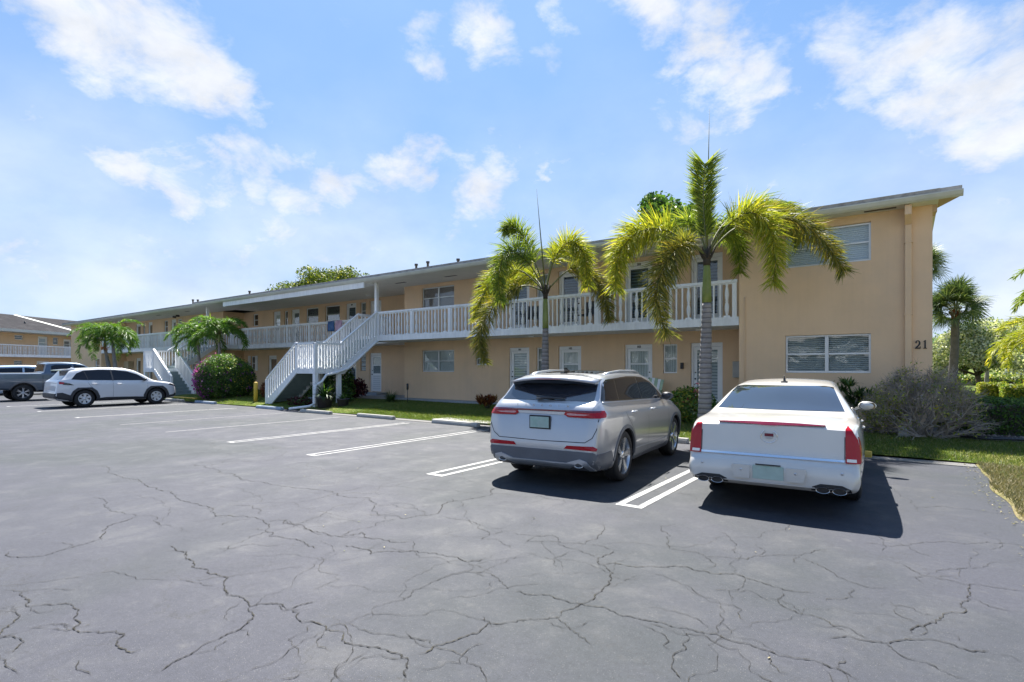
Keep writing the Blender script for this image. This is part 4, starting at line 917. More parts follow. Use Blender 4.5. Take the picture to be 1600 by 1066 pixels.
                link('rim', rim, rimm, o, world=False)
                d = MB(); d.lathe([(0, -.10), (rr*.78, -.10), (rr*.78, -.12), (0, -.12)], (0, 0, 0), 28, 'x'); dm = d.fix().mesh('brake_disc')
                if sd < 0: dm.transform(Matrix.Diagonal((-1, 1, 1, 1)))
                link('brake_disc', dm, M['cladding'], o, world=False)
                bk = MB(); bk.lathe([(0, -.16), (rr-.02, -.16), (rr-.02, -.18), (0, -.18)], (0, 0, 0), 28, 'x'); bm_ = bk.fix().mesh('wheel_back')
                if sd < 0: bm_.transform(Matrix.Diagonal((-1, 1, 1, 1)))
                link('wheel_back', bm_, M['black'], o, world=False)
    def arch_trim(s, m, r0, r1, off=.018, lim=(0, 180)):
        for wy in s.p['axles']:
            pts = [(wy+r1*math.cos(R(a)), s.p['wr']+r1*math.sin(R(a))) for a in range(lim[0]-12, lim[1]+13, 8)]+[(wy+r0*math.cos(R(a)), s.p['wr']+r0*math.sin(R(a))) for a in range(lim[1]+12, lim[0]-13, -8)]
            s.both('arch_trim', pts, m, off=off, rim=.03)
    def mirror(s, y, z, m, w=.20, h=.14, reach=.20, glass=True):
        for sd in (-1, 1):
            p = s.hit('right' if sd > 0 else 'left', y, z-.02); b = MB()
            x = p.x; r = bmesh.ops.create_icosphere(b.b, subdivisions=3, radius=1)
            for v in r['verts']:
                c = v.co; k = 1-.25*max(0, c.x*1)
                v.co = Vector((x+sd*(reach*.62)+sd*abs(1)*c.x*w*.55*sd*sd, y+c.y*.075*k+(0), z+.02+c.z*h*.5*(1-.12*c.x)))
                if c.y < -.55: v.co.y = y-.075*.55
            for f in b.b.faces: f.smooth = True
            b.prism([(x-sd*.02, y-.03, z-.05), (x-sd*.02, y+.05, z-.05), (x+sd*.10, y+.03, z-.01), (x+sd*.10, y-.02, z-.01)], (0, 0, .035))
            o = b.build('wing_mirror', m, s.body, world=False)
            if glass:
                g = MB(); n = 24; cx = x+sd*reach*.62
                ring = [(cx+w*.47*math.copysign(abs(math.cos(t))**.6, math.cos(t)), y-.0455, z+.02+h*.40*math.copysign(abs(math.sin(t))**.6, math.sin(t))) for t in [2*math.pi*k/n for k in range(n)]]
                g.prism(ring, (0, .01, 0)); g.build('mirror_glass', M['rearglass'], o, world=False)
    def handle(s, y, z, m, L=.19, k_=1.0):
        for sd in ('right', 'left'):
            p = s.hit(sd, y, z); k = 1 if sd == 'right' else -1; b = MB()
            b.tube([(p.x-k*.01, y-L/2, z), (p.x+k*.03*k_, y-L/2+.02, z), (p.x+k*.036*k_, y, z+.004), (p.x+k*.03*k_, y+L/2-.02, z), (p.x-k*.01, y+L/2, z)], .013, 8); b.build('door_handle', m, s.body, world=False)
def plate_on(c, x0, x1, z0, z1, y, tilt=0, m=None):
    b = MB(); b.box(x0, x1, y-.006, y, z0, z1, .004); return b.build('number_plate', M['plate'], c.body, world=False)
# ---------------- silver suv
def silver_suv():
    root = empty('parked_suv', (-4.34, 8.66, 0), R(4.6), 'silver suv with full width rear light bar, parked beside the pearl white sedan', 'suv')
    S = dict(hw=.945, wr=.37, rim=.28, arch=.405, axles=(-1.355, 1.355), tum=.25, bw=.885, edge=.045,
        top=[(-2.295, .50), (-2.285, .64), (-2.262, .70), (-2.235, 1.07), (-2.19, 1.13), (-2.12, 1.175), (-1.84, 1.43), (-1.77, 1.50), (-1.5, 1.56), (-.8, 1.60), (-.1, 1.595), (.35, 1.53), (.75, 1.38), (1.12, 1.18), (1.3, 1.11), (1.8, 1.02), (2.1, .90), (2.22, .78), (2.285, .58)],
        belt=[(-2.3, 1.16), (-1.5, 1.145), (0, 1.10), (1.0, 1.06), (1.6, .97), (2.3, .8)],
        bot=[(-2.295, .34), (-2.1, .23), (-1.5, .2), (1.6, .2), (2.1, .22), (2.285, .34)],
        w=[(-2.295, .74), (-2.285, .80), (-2.262, .84), (-2.235, .865), (-2.15, .905), (-1.9, .935), (-1.4, .945), (0, .93), (1.3, .945), (1.8, .92), (2.1, .84), (2.22, .74), (2.285, .62)])
    c = Car(S, M['silver'], root); c.wheels('alloy', M['alloy'])
    # lower cladding and skid plate
    c.panel('rear_cladding', [(-.92, .26), (.92, .26), (.92, .45), (.80, .52), (-.80, .52), (-.92, .45)], 'rear', M['greyclad'], off=.012)
    c.both('side_cladding', [(-2.28, .26), (-1.86, .24), (-1.84, .40), (-1.93, .52), (-2.25, .50)], M['greyclad'], off=.010)
    c.both('sill_cladding', [(-.93, .21), (.93, .21), (.93, .33), (-.93, .31)], M['greyclad'], off=.012)
    c.arch_trim(M['greyclad'], .403, .455, .008, (10, 170))
    sk = c.panel('skid_trim', [(-.74, .27), (-.72, .40), (-.62, .425), (-.42, .36), (.42, .36), (.62, .425), (.72, .40), (.80, .27), (.72, .27), (.66, .35), (.60, .37), (.44, .285), (-.44, .285), (-.60, .37), (-.66, .35), (-.70, .27)], 'rear', M['skid'], off=.03, rim=.03)
    for sx in (-.60, .60):
        e = MB(); e.lathe([(.052, -.02), (.052, .1), (.040, .1), (.040, -.018), (.052, -.02)], (sx, -2.285, .345), 20, 'y'); e.lathe([(0, .03), (.041, .03)], (sx, -2.285, .345), 20, 'y')
        bmesh.ops.transform(e.b, matrix=Matrix.Translation((sx, 0, .345)) @ Matrix.Diagonal((1.45, 1, .8, 1)) @ Matrix.Translation((-sx, 0, -.345)), verts=e.b.verts); e.build('exhaust_tip', M['exhaust'], c.body, world=False)
    for sd in (-1, 1):
        c.panel('reflector', [(sd*.38, .548), (sd*.84, .54), (sd*.85, .575), (sd*.80, .60), (sd*.42, .592)], 'rear', M['redlens'], off=.008)
    # light bar
    c.panel('light_bar', [(-.855, 1.045), (.855, 1.045), (.855, 1.068), (-.855, 1.068)], 'rear', M['darkred'], off=.012)
    c.panel('chrome_bar', [(-.42, 1.005), (.42, 1.005), (.42, 1.042), (-.42, 1.042)], 'rear', M['skid'], off=.008)
    for sd in (-1, 1):
        P_ = [(sd*.36, 1.01), (sd*.42, .978), (sd*.87, .972), (sd*.87, 1.043), (sd*.38, 1.043)]
        tl = c.panel('tail_lamp', P_, 'rear', M['redlens'], off=.013)
        c.panel('lamp_insert', [(sd*.40, 1.012), (sd*.44, 1.0), (sd*.66, 1.003), (sd*.74, 1.02), (sd*.42, 1.032)], 'rear', M['rosylens'], off=.017, parent=tl)
        c.panel('tail_lamp_side', [(-2.24, .974), (-2.08, .98), (-2.05, 1.02), (-2.06, 1.068), (-2.232, 1.068)], 'right' if sd > 0 else 'left', M['redlens'], off=.008)
    # glass
    c.panel('rear_window', [(-.73, 1.19), (.73, 1.19), (.68, 1.43), (.64, 1.47), (-.64, 1.47), (-.68, 1.43)], 'rear', M['rearglass'], off=.006)
    sp = MB()                                             # roof spoiler overhanging the glass
    xs_ = [-.69+1.38*i/16 for i in range(17)]
    rows = []
    for x in xs_:
        q = (x/.69)**2; rows.append([(x, -1.55+.0*q, 1.566-.035*q-.03*q*q), (x, -1.80+.02*q, 1.548-.05*q-.02*q*q), (x, -2.055+.12*q, 1.502-.06*q), (x, -2.05+.12*q, 1.482-.06*q), (x, -1.75, 1.47-.05*q)])
    vv = [[sp.b.verts.new(p) for p in r] for r in rows]
    for a, c2 in zip(vv, vv[1:]):
        for k in range(5): f = sp.b.faces.new((a[k], c2[k], c2[(k+1) % 5], a[(k+1) % 5])); f.smooth = k in (0, 1)
    sp.b.faces.new(vv[0]); sp.b.faces.new(vv[-1][::-1])
    s_ = sp.build('spoiler', M['silver'], c.body, world=False)
    u = MB(); u.prism([(-.69, -1.76, 1.44), (-.67, -1.90, 1.42), (-.4, -2.01, 1.468), (.4, -2.01, 1.468), (.67, -1.90, 1.42), (.69, -1.76, 1.44)], (0, .06, -.04)); u.build('spoiler_underside', M['blackgloss'], s_, world=False)  # gloss black piece paints in the shadow on the glass below the spoiler
    u = MB(); u.box(-.2, .2, -2.058, -2.046, 1.484, 1.496); u.build('brake_light', M['rosylens'], s_, world=False)
    u = MB(); u.tube([(-.12, -2.13, 1.215), (-.02, -2.14, 1.225), (.30, -2.10, 1.225)], [.03, .022, .010], 8); u.tube([(.12, -2.10, 1.24), (-.16, -2.09, 1.25)], .012, 6); u.build('rear_wiper', M['blackgloss'], c.body, world=False)
    c.both('window_pillars', [(-2.0, 1.19), (.92, 1.10), (.86, 1.17), (.44, 1.405), (.05, 1.492), (-.3, 1.512), (-.75, 1.517), (-1.36, 1.492), (-1.62, 1.48), (-1.78, 1.43)], M['blackgloss'], off=.002)
    c.both('rear_quarter_window', [(-1.99, 1.205), (-1.40, 1.19), (-1.36, 1.475), (-1.60, 1.465), (-1.74, 1.42)], M['tint'], off=.004)
    c.both('rear_door_window', [(-1.34, 1.185), (-.30, 1.155), (-.34, 1.495), (-.75, 1.50), (-1.30, 1.475)], M['tint'], off=.004)
    c.both('front_door_window', [(-.22, 1.155), (.88, 1.115), (.84, 1.17), (.42, 1.39), (.05, 1.475), (-.26, 1.495)], M['tint'], off=.004)
    c.both('window_surround', [(-2.0, 1.165), (.95, 1.09), (.95, 1.106), (-1.96, 1.182)], M['skid'], off=.006)
    c.panel('windscreen', [(-.66, 1.18), (.66, 1.18), (.58, 1.51), (-.58, 1.51)], 'front', M['tint'], off=.004)
    c.panel('glass_roof', [(-.50, -1.45), (.50, -1.45), (.52, .30), (-.52, .30)], 'top', M['blackgloss'], off=.005, step=.2)
    for sd in (-1, 1):
        r = MB(); r.tube([(sd*.60, -1.50, 1.535), (sd*.61, -1.2, 1.575), (sd*.62, -.8, 1.60), (sd*.62, -.1, 1.595), (sd*.60, .22, 1.55)], [.012, .02, .02, .02, .012], 8); r.build('roof_rail', M['skid'], c.body, world=False)
    u = MB(); u.prism([(0, -1.50, 1.575), (0, -1.30, 1.585), (0, -1.46, 1.655), (0, -1.50, 1.65)], (.016, 0, 0)); u.prism([(-.045, -1.54, 1.565), (.06, -1.54, 1.565), (.05, -1.22, 1.59), (-.035, -1.22, 1.59)], (0, 0, .018)); u.build('roof_aerial', M['blackgloss'], c.body, world=False)
    # shut lines, plate, lettering
    c.line('shut_line', [(-.845, 1.13), (-.855, .95), (-.835, .82), (-.78, .71), (-.68, .645), (0, .635), (.68, .645), (.78, .71), (.835, .82), (.855, .95), (.845, 1.13)], 'rear', .010)
    y = c.hit('rear', 0, .88).y
    b = MB(); b.box(-.175, .155, y-.024, y-.004, .795, .985, .006); fr = b.build('plate_frame', M['black'], c.body, world=False)
    b = MB(); b.box(-.158, .138, y-.030, y-.0245, .812, .965, .002); b.build('number_plate', M['plate'], fr, world=False)
    for i, ch in enumerate('LINCOLN'):
        x = -.40+i*.133; h = c.hit('rear', x, 1.13); text_mesh('lettering', ch, .042, (x, h.y-.012, 1.105), M['chrome'], c.body, extrude=.004, world=False)
    for sd in ('right', 'left'):
        c.line('shut_line', [(-1.36, 1.10), (-1.30, .95), (-1.02, .72), (-.90, .52), (-.90, .34)], sd); c.line('shut_line', [(-.26, 1.08), (-.26, .5), (-.24, .34)], sd); c.line('shut_line', [(.90, 1.03), (.90, .62), (.84, .34)], sd)
        c.line('crease_trim', [(-.9, .43), (.6, .40), (.80, .43)], sd, .014, M['skid'], off=.008, rim=.01)
    c.handle(-.98, .99, M['skid']); c.handle(.02, .975, M['skid']); c.mirror(.78, 1.13, M['cladding'], glass=True)
    c.panel('headlamp', [(.45, .72), (.80, .74), (.80, .80), (.45, .78)], 'front', M['clearlens'], off=.006); c.panel('headlamp', [(-.45, .72), (-.80, .74), (-.80, .80), (-.45, .78)], 'front', M['clearlens'], off=.006)
    c.panel('grille', [(-.40, .52), (.40, .52), (.44, .72), (-.44, .72)], 'front', M['black'], off=.004)
silver_suv()
# ---------------- pearl white sedan
def sedan():
    root = empty('parked_sedan', (-1.46, 9.46, 0), R(4.0), 'pearl white sedan with tall red corner tail lamps and four exhaust tips', 'sedan')
    S = dict(hw=.945, wr=.335, rim=.235, arch=.375, axles=(-1.47, 1.47), tum=.60, bw=.955, edge=.05,
        top=[(-2.80, .42), (-2.79, .56), (-2.765, .60), (-2.735, .62), (-2.715, .66), (-2.665, .98), (-2.62, 1.02), (-2.3, 1.055), (-2.0, 1.075), (-1.88, 1.10), (-1.15, 1.405), (-.9, 1.45), (-.4, 1.48), (.1, 1.475), (.45, 1.43), (1.05, 1.13), (1.25, 1.03), (1.7, .98), (2.1, .90), (2.33, .78), (2.43, .60), (2.45, .5)],
        belt=[(-2.8, 1.0), (-2.3, 1.0), (-1.4, .99), (0, .96), (1.2, .94), (1.8, .88), (2.45, .75)],
        bot=[(-2.80, .34), (-2.72, .29), (-2.4, .25), (-1.5, .20), (1.6, .2), (2.2, .22), (2.45, .32)],
        w=[(-2.80, .80), (-2.79, .85), (-2.765, .875), (-2.735, .89), (-2.70, .885), (-2.60, .895), (-2.3, .925), (-1.6, .945), (0, .95), (1.5, .945), (2.0, .91), (2.3, .80), (2.45, .64)])
    c = Car(S, M['pearl'], root); c.wheels('twin', M['alloy'], .22)
    c.panel('rear_window', [(-.735, 1.115), (.735, 1.115), (.60, 1.39), (.5, 1.405), (-.5, 1.405), (-.60, 1.39)], 'rear', M['rearglass'], off=.006)
    c.panel('windscreen', [(-.70, 1.08), (.70, 1.08), (.56, 1.40), (-.56, 1.40)], 'front', M['tint'], off=.004)
    c.both('rear_quarter_window', [(-1.50, 1.07), (-1.28, 1.05), (-1.20, 1.27), (-1.28, 1.26)], M['tint'], off=.004)
    c.both('rear_door_window', [(-1.22, 1.04), (-.24, 1.02), (-.26, 1.38), (-.80, 1.36), (-1.12, 1.29)], M['tint'], off=.004)
    c.both('front_door_window', [(-.17, 1.02), (.98, 1.00), (.94, 1.05), (.45, 1.33), (-.2, 1.38)], M['tint'], off=.004)
    c.both('belt_trim', [(-1.58, 1.015), (1.02, .975), (1.02, .99), (-1.56, 1.035)], M['chrome'], off=.006)
    for sd in (-1, 1):
        P_ = [(sd*.75, .625), (sd*.883, .625), (sd*.880, .76), (sd*.860, .88), (sd*.81, .97), (sd*.77, 1.012), (sd*.748, .98)]
        t = c.panel('tail_lamp', P_, 'rear', M['redlens'], off=.014, rim=.04)
        c.panel('reversing_lens', [(sd*.762, .64), (sd*.85, .64), (sd*.848, .672), (sd*.762, .672)], 'rear', M['clearlens'], off=.018, parent=t)
        c.panel('tail_lamp_side', [(-2.715, .635), (-2.60, .635), (-2.605, .78), (-2.63, .90), (-2.66, .93), (-2.69, .75)], 'right' if sd > 0 else 'left', M['redlens'], off=.008)
    c.panel('brake_light', [(-.56, 1.0), (0, .988), (.56, 1.0), (.56, 1.008), (.3, 1.018), (0, 1.022), (-.3, 1.018), (-.56, 1.008)], 'rear', M['darkred'], off=.020, rim=.03)
    c.panel('chrome_strip', [(-.74, .632), (.74, .632), (.74, .658), (-.74, .658)], 'rear', M['chrome'], off=.014, rim=.02)
    c.line('shut_line', [(-.743, 1.02), (-.743, .66)], 'rear', .008); c.line('shut_line', [(.743, 1.02), (.743, .66)], 'rear', .008)
    c.line('bumper_crease', [(-.86, .37), (-.4, .355), (.4, .355), (.86, .37)], 'rear', .008, M['skid'])
    # bumper pods around the plate
    for sd in (-1, 1):
        c.panel('bumper_pad', [(sd*.19, .385), (sd*.36, .385), (sd*.385, .51), (sd*.38, .535), (sd*.185, .535)], 'rear', M['pearl'], off=.030, rim=.04)
        q = MB(); y = c.hit('rear', sd*.28, .48).y; q.lathe([(0, -.024), (.013, -.024), (.014, -.014)], (sd*.28, y-.01, .48), 14, 'y'); q.lathe([(0, -.006), (.014, -.006), (.015, .002)], (sd*.72, c.hit('rear', sd*.72, .52).y, .52), 14, 'y'); q.build('parking_sensor', M['skid'], c.body, world=False)
    y = c.hit('rear', 0, .51).y
    b = MB(); b.box(-.16, .16, y-.010, y-.002, .385, .54, .004); b.build('number_plate', M['plate'], c.body, world=False)
    b = MB(); b.box(-.13, .13, y-.02, y-.0, .546, .556); b.build('plate_lamp', M['black'], c.body, world=False)
    for sd in (-1, 1):                                     # twin oval tips set into a black cut-out
        c.panel('exhaust_cutout', [(sd*.42, .28), (sd*.82, .28), (sd*.80, .36), (sd*.72, .395), (sd*.52, .395), (sd*.44, .36)], 'rear', M['black'], off=.006)
        for dx in (-.078, .078):
            e = MB(); X = sd*.62+dx; Y = c.hit('rear', sd*.62, .34).y; e.lathe([(.068, -.045), (.070, .02), (.060, .02), (.060, -.043), (.068, -.045)], (X, Y, .335), 24, 'y'); e.lathe([(0, -.01), (.061, -.01)], (X, Y, .335), 24, 'y')
            bmesh.ops.transform(e.b, matrix=Matrix.Translation((X, 0, .335)) @ Matrix.Diagonal((1, 1, .52, 1)) @ Matrix.Translation((-X, 0, -.335)), verts=e.b.verts); o = e.build('exhaust_tip', M['exhaust'], c.body, world=False); o.data.materials.append(M['black'])
            for f in list(o.data.polygons)[-24:]: f.material_index = 1
    # round wreath emblem with a small crest
    y = c.hit('rear', 0, .86).y-.012
    e = MB()
    for a0, a1 in ((-65, 245),):
        pts = [(.084*math.cos(R(a)), y, .865+.074*math.sin(R(a))) for a in range(115, 426, 12)]; e.tube(pts, [.002+.0045*abs(math.sin(k*.32+.2)) for k in range(len(pts))], 6)
    em = e.build('emblem', M['chrome'], c.body, world=False)
    q = MB(); q.box(-.046, .046, y-.004, y+.004, .865, .898); q.build('crest', M['darkred'], em, world=False)
    q = MB(); q.prism([(-.036, y-.004, .863), (.036, y-.004, .863), (.03, y-.004, .84), (0, y-.004, .832), (-.03, y-.004, .84)], (0, .008, 0)); q.build('crest', M['skid'], em, world=False)
    for sd in ('right', 'left'):
        c.line('shut_line', [(-1.5, .98), (-1.28, .80), (-1.06, .6), (-1.02, .32)], sd); c.line('shut_line', [(-.2, 1.0), (-.2, .30)], sd); c.line('shut_line', [(1.02, .96), (1.0, .32)], sd)
        c.line('bumper_joint', [(-2.70, .615), (-2.1, .61), (-1.9, .57)], sd, .006)
        c.line('side_moulding', [(-1.02, .50), (1.0, .48)], sd, .02, M['pearl'], off=.012, rim=.01)
    c.handle(-1.12, .88, M['pearl'], k_=.4); c.handle(-.02, .87, M['pearl'], k_=.4); c.mirror(.86, 1.02, M['pearl'], w=.23, h=.15, reach=.25)
    u = MB(); u.prism([(-.012, -1.02, 1.435), (-.012, -.86, 1.455), (-.012, -.95, 1.50), (-.012, -1.0, 1.505)], (.024, 0, 0)); u.box(-.04, .04, -1.03, -.86, 1.43, 1.462, .006); u.tube([(0, -.97, 1.49), (0, -1.0, 1.54)], .006, 6); u.build('roof_aerial', M['black'], c.body, world=False)
    for sd in (-1, 1): c.panel('headlamp', [(sd*.45, .62), (sd*.78, .62), (sd*.80, .80), (sd*.45, .78)], 'front', M['clearlens'], off=.006)
    c.panel('grille', [(-.35, .5), (.35, .5), (.38, .74), (-.38, .74)], 'front', M['black'], off=.004)
sedan()
# ---------------- white suv seen from the side
def white_suv():
    root = empty('parked_suv', (-28.68, 9.18, 0), R(.6), 'white suv with black wheel arch cladding and dark tinted windows, parked at the left', 'suv')
    S = dict(hw=.925, wr=.362, rim=.235, arch=.415, axles=(-1.345, 1.345), tum=.40, bw=.95, edge=.045,
        top=[(-2.32, .50), (-2.31, .66), (-2.28, .72), (-2.25, 1.00), (-2.22, 1.10), (-2.13, 1.16), (-1.93, 1.40), (-1.82, 1.56), (-1.4, 1.635), (-.6, 1.675), (.0, 1.66), (.45, 1.58), (.85, 1.38), (1.18, 1.16), (1.36, 1.08), (1.85, 1.01), (2.1, .93), (2.22, .78), (2.27, .55)],
        belt=[(-2.3, 1.16), (-1.2, 1.12), (0, 1.06), (1.2, 1.02), (2.3, .85)],
        bot=[(-2.32, .42), (-2.1, .28), (-1.5, .23), (1.6, .23), (2.1, .25), (2.27, .36)],
        w=[(-2.32, .74), (-2.30, .81), (-2.2, .87), (-1.9, .915), (-1.3, .925), (0, .90), (1.3, .925), (1.9, .90), (2.15, .78), (2.27, .6)])
    c = Car(S, M['carwhite'], root); c.wheels('cover', M['hub'])
    oct_ = lambda wy, r: [(wy+r*math.cos(R(a)), .362+r*math.sin(R(a))) for a in (-14, 10, 38, 62, 118, 142, 170, 194)]
    for wy in S['axles']: c.both('arch_trim', oct_(wy, .53)+[(wy+.418*math.cos(R(a)), .362+.418*math.sin(R(a))) for a in range(194, -15, -13)], M['cladding'], off=.02, rim=.03)
    c.both('side_cladding', [(-.83, .23), (.83, .23), (.83, .36), (.5, .38), (-.6, .40), (-.83, .37)], M['cladding'], off=.02, rim=.03)
    c.both('bumper_cladding', [(-2.31, .40), (-1.82, .30), (-1.83, .52), (-2.1, .64), (-2.31, .62)], M['cladding'], off=.014)
    c.panel('bumper_cladding', [(-.9, .40), (.9, .40), (.9, .60), (-.9, .60)], 'rear', M['cladding'], off=.014)
    c.panel('bumper_cladding', [(-.8, .36), (.8, .36), (.8, .48), (-.8, .48)], 'front', M['cladding'], off=.012); c.both('bumper_cladding', [(1.86, .28), (2.24, .36), (2.24, .44), (1.86, .40)], M['cladding'], off=.01)
    c.both('window_band', [(-1.80, 1.17), (-1.42, 1.14), (-.35, 1.115), (1.02, 1.09), (.96, 1.13), (.62, 1.36), (.25, 1.50), (-.2, 1.56), (-.8, 1.575), (-1.35, 1.54), (-1.6, 1.42)], M['tint'], off=.004)
    for p in (((-.33, 1.10), (-.37, 1.57)), ((-1.22, 1.12), (-1.34, 1.54))): [c.line('pillar', p, s_, .05 if p[0][0] > -1 else .02, M['cladding'], off=.008) for s_ in ('right', 'left')]
    c.both('tail_lamp', [(-2.24, .99), (-1.86, .98), (-1.90, 1.0), (-2.05, 1.06), (-2.22, 1.09)], M['redlens'], off=.012)
    c.both('lamp_surround', [(-2.10, .955), (-1.72, .935), (-1.86, 1.01), (-2.02, 1.05), (-2.06, .985)], M['blackgloss'], off=.016)
    c.panel('rear_window', [(-.72, 1.17), (.72, 1.17), (.62, 1.50), (-.62, 1.50)], 'rear', M['rearglass'], off=.006)
    sp = MB(); sp.prism([(-.62, -1.6, 1.61), (-.66, -2.08, 1.565), (.66, -2.08, 1.565), (.62, -1.6, 1.61)], (0, 0, -.035)); sp.build('spoiler', M['carwhite'], c.body, world=False)
    c.panel('windscreen', [(-.66, 1.16), (.66, 1.16), (.58, 1.56), (-.58, 1.56)], 'front', M['tint'], off=.004)
    c.both('headlamp', [(1.84, .88), (2.16, .79), (2.14, .86), (1.92, .94)], M['tint'], off=.008)
    for s_ in ('right', 'left'):
        c.line('shut_line', [(-1.28, 1.12), (-1.16, .9), (-.90, .62), (-.86, .40)], s_); c.line('shut_line', [(-.34, 1.10), (-.34, .38)], s_); c.line('shut_line', [(.98, 1.06), (.98, .6), (.88, .38)], s_)
    c.handle(-1.02, .985, M['carwhite']); c.handle(-.1, .96, M['carwhite']); c.mirror(.84, 1.12, M['cladding'])
    u = MB(); u.prism([(0, -1.62, 1.60), (0, -1.42, 1.62), (0, -1.57, 1.69)], (.014, 0, 0)); u.build('roof_aerial', M['carwhite'], c.body, world=False)
white_suv()
# ---------------- slate blue pickup
def pickup():
    root = empty('parked_pickup_truck', (-36.35, 9.30, 0), R(0), 'slate blue crew cab pickup truck with dark wheels behind the white suv', 'pickup truck')
    S = dict(hw=1.0, wr=.41, rim=.27, arch=.50, axles=(-1.80, 1.88), tum=.22, bw=.975, edge=.04,
        top=[(-2.95, .60), (-2.93, 1.34), (-2.88, 1.39), (-1.1, 1.40), (-1.02, 1.41), (-.98, 1.50), (-.90, 1.86), (-.7, 1.93), (-.2, 1.96), (.35, 1.94), (.65, 1.86), (1.15, 1.50), (1.35, 1.40), (1.9, 1.34), (2.5, 1.27), (2.7, 1.1), (2.78, .7)],
        belt=[(-2.95, 1.36), (-1, 1.36), (0, 1.33), (1.3, 1.30), (2.8, 1.2)],
        bot=[(-2.95, .62), (-2.5, .55), (-1, .42), (1.2, .42), (2.3, .45), (2.78, .55)],
        w=[(-2.95, .97), (-2.9, 1.0), (0, 1.0), (2.2, 1.0), (2.6, .96), (2.78, .85)])
    c = Car(S, M['slate'], root); c.wheels('truck', M['skid'], .28)
    c.both('rear_door_window', [(-.72, 1.40), (.18, 1.38), (.14, 1.80), (-.55, 1.80), (-.70, 1.74)], M['tint'], off=.004); c.both('front_door_window', [(.26, 1.38), (1.12, 1.36), (.98, 1.50), (.66, 1.76), (.22, 1.80)], M['tint'], off=.004)
    c.panel('rear_window', [(-.68, 1.47), (.68, 1.47), (.62, 1.80), (-.62, 1.80)], 'rear', M['rearglass'], off=.006); c.panel('windscreen', [(-.75, 1.45), (.75, 1.45), (.66, 1.82), (-.66, 1.82)], 'front', M['tint'], off=.004)
    c.both('tail_lamp', [(-2.94, .98), (-2.80, .98), (-2.76, 1.10), (-2.80, 1.28), (-2.94, 1.30)], M['redlens'], off=.014); [c.panel('tail_lamp', [(s_*.82, .98), (s_*.99, .98), (s_*.99, 1.30), (s_*.82, 1.30)], 'rear', M['redlens'], off=.014) for s_ in (-1, 1)]
    c.arch_trim(M['greyclad'], .50, .575, .02, (5, 175)); c.both('sill_cladding', [(-1.2, .44), (1.32, .44), (1.32, .53), (-1.2, .53)], M['black'], off=.01)
    c.panel('tonneau_cover', [(-.86, -2.86), (.86, -2.86), (.86, -1.10), (-.86, -1.10)], 'top', M['black'], off=.006, step=.3)
    c.line('shut_line', [(-1.05, 1.38), (-1.05, .5)], 'right', .02); c.line('shut_line', [(.22, 1.36), (.22, .55)], 'right', .012)
    b = MB(); b.box(-.95, .95, -3.06, -2.90, .55, .76, .03); b.build('rear_bumper', M['chrome'], c.body, world=False)
    c.handle(-.55, 1.20, M['slate']); c.handle(.42, 1.20, M['slate']); c.mirror(1.02, 1.45, M['black'], w=.24, h=.26, reach=.3)
pickup()
def far_suv(loc, rz, paint, label, scale=1.0):
    root = empty('parked_suv', loc, rz, label, 'suv')
    S = dict(hw=.93, wr=.36, rim=.235, arch=.40, axles=(-1.35, 1.35), tum=.28, bw=.95, edge=.045,
        top=[(-2.3, .6), (-2.26, 1.1), (-2.1, 1.6), (-1.9, 1.76), (0, 1.82), (.5, 1.74), (1.1, 1.2), (1.3, 1.1), (2.1, 1.0), (2.27, .6)], belt=[(-2.3, 1.18), (2.3, 1.0)],
        bot=[(-2.3, .42), (-1.5, .25), (1.6, .25), (2.27, .4)], w=[(-2.3, .8), (-2.1, .9), (-1.3, .93), (1.3, .93), (2.0, .86), (2.27, .65)])
    c = Car(S, paint, root); c.wheels('cover', M['hub'])
    c.both('rear_door_window', [(-1.9, 1.22), (-.35, 1.2), (-.35, 1.66), (-1.75, 1.62)], M['tint'], off=.004); c.both('front_door_window', [(-.25, 1.2), (1.0, 1.16), (.5, 1.58), (-.25, 1.66)], M['tint'], off=.004)
    c.panel('rear_window', [(-.7, 1.2), (.7, 1.2), (.62, 1.64), (-.62, 1.64)], 'rear', M['rearglass'], off=.006); c.panel('windscreen', [(-.7, 1.2), (.7, 1.2), (.62, 1.66), (-.62, 1.66)], 'front', M['tint'], off=.004)
    c.mirror(.8, 1.15, M['black'])
far_suv((-44.6, 9.6, 0), 0, M['paleblue'], 'pale blue suv mostly hidden behind the bed of the pickup truck')
far_suv((-49.5, 7.4, 0), R(2), M['carwhite'], 'white vehicle at the left edge, only its roof above the pickup bed')
# ================================================================ planting
nr = np.random.RandomState(11)
CR_ = Vector((.809, .588, 0)); CF = Vector((-.588, .809, 0)); UP = Vector((0, 0, 1))
M['frond_g'] = leafmat('green_leaflets', (.11, .17, .03), (.26, .32, .05), (.46, .45, .08), .42)
M['frond_y'] = leafmat('yellow_green_leaflets', (.20, .24, .03), (.42, .41, .05), (.60, .48, .07), .45)  # sunlit yellow put into foxtail frond colour; the edge palm is yellow itself
M['frond_o'] = leafmat('olive_leaflets', (.10, .12, .03), (.30, .27, .06), (.50, .37, .07), .38)  # dark olive of the frond undersides put into the leaf colour
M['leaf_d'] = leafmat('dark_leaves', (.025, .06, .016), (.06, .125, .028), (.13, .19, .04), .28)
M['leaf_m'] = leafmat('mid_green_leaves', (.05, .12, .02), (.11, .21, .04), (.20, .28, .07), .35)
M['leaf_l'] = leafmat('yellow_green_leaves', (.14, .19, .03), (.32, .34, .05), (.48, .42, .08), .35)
M['leaf_s'] = leafmat('silvery_leaves', (.26, .29, .17), (.60, .60, .46), (.75, .74, .62), .35)
M['leaf_palm'] = leafmat('bright_palm_leaflets', (.06, .14, .02), (.14, .26, .04), (.30, .36, .06), .38)
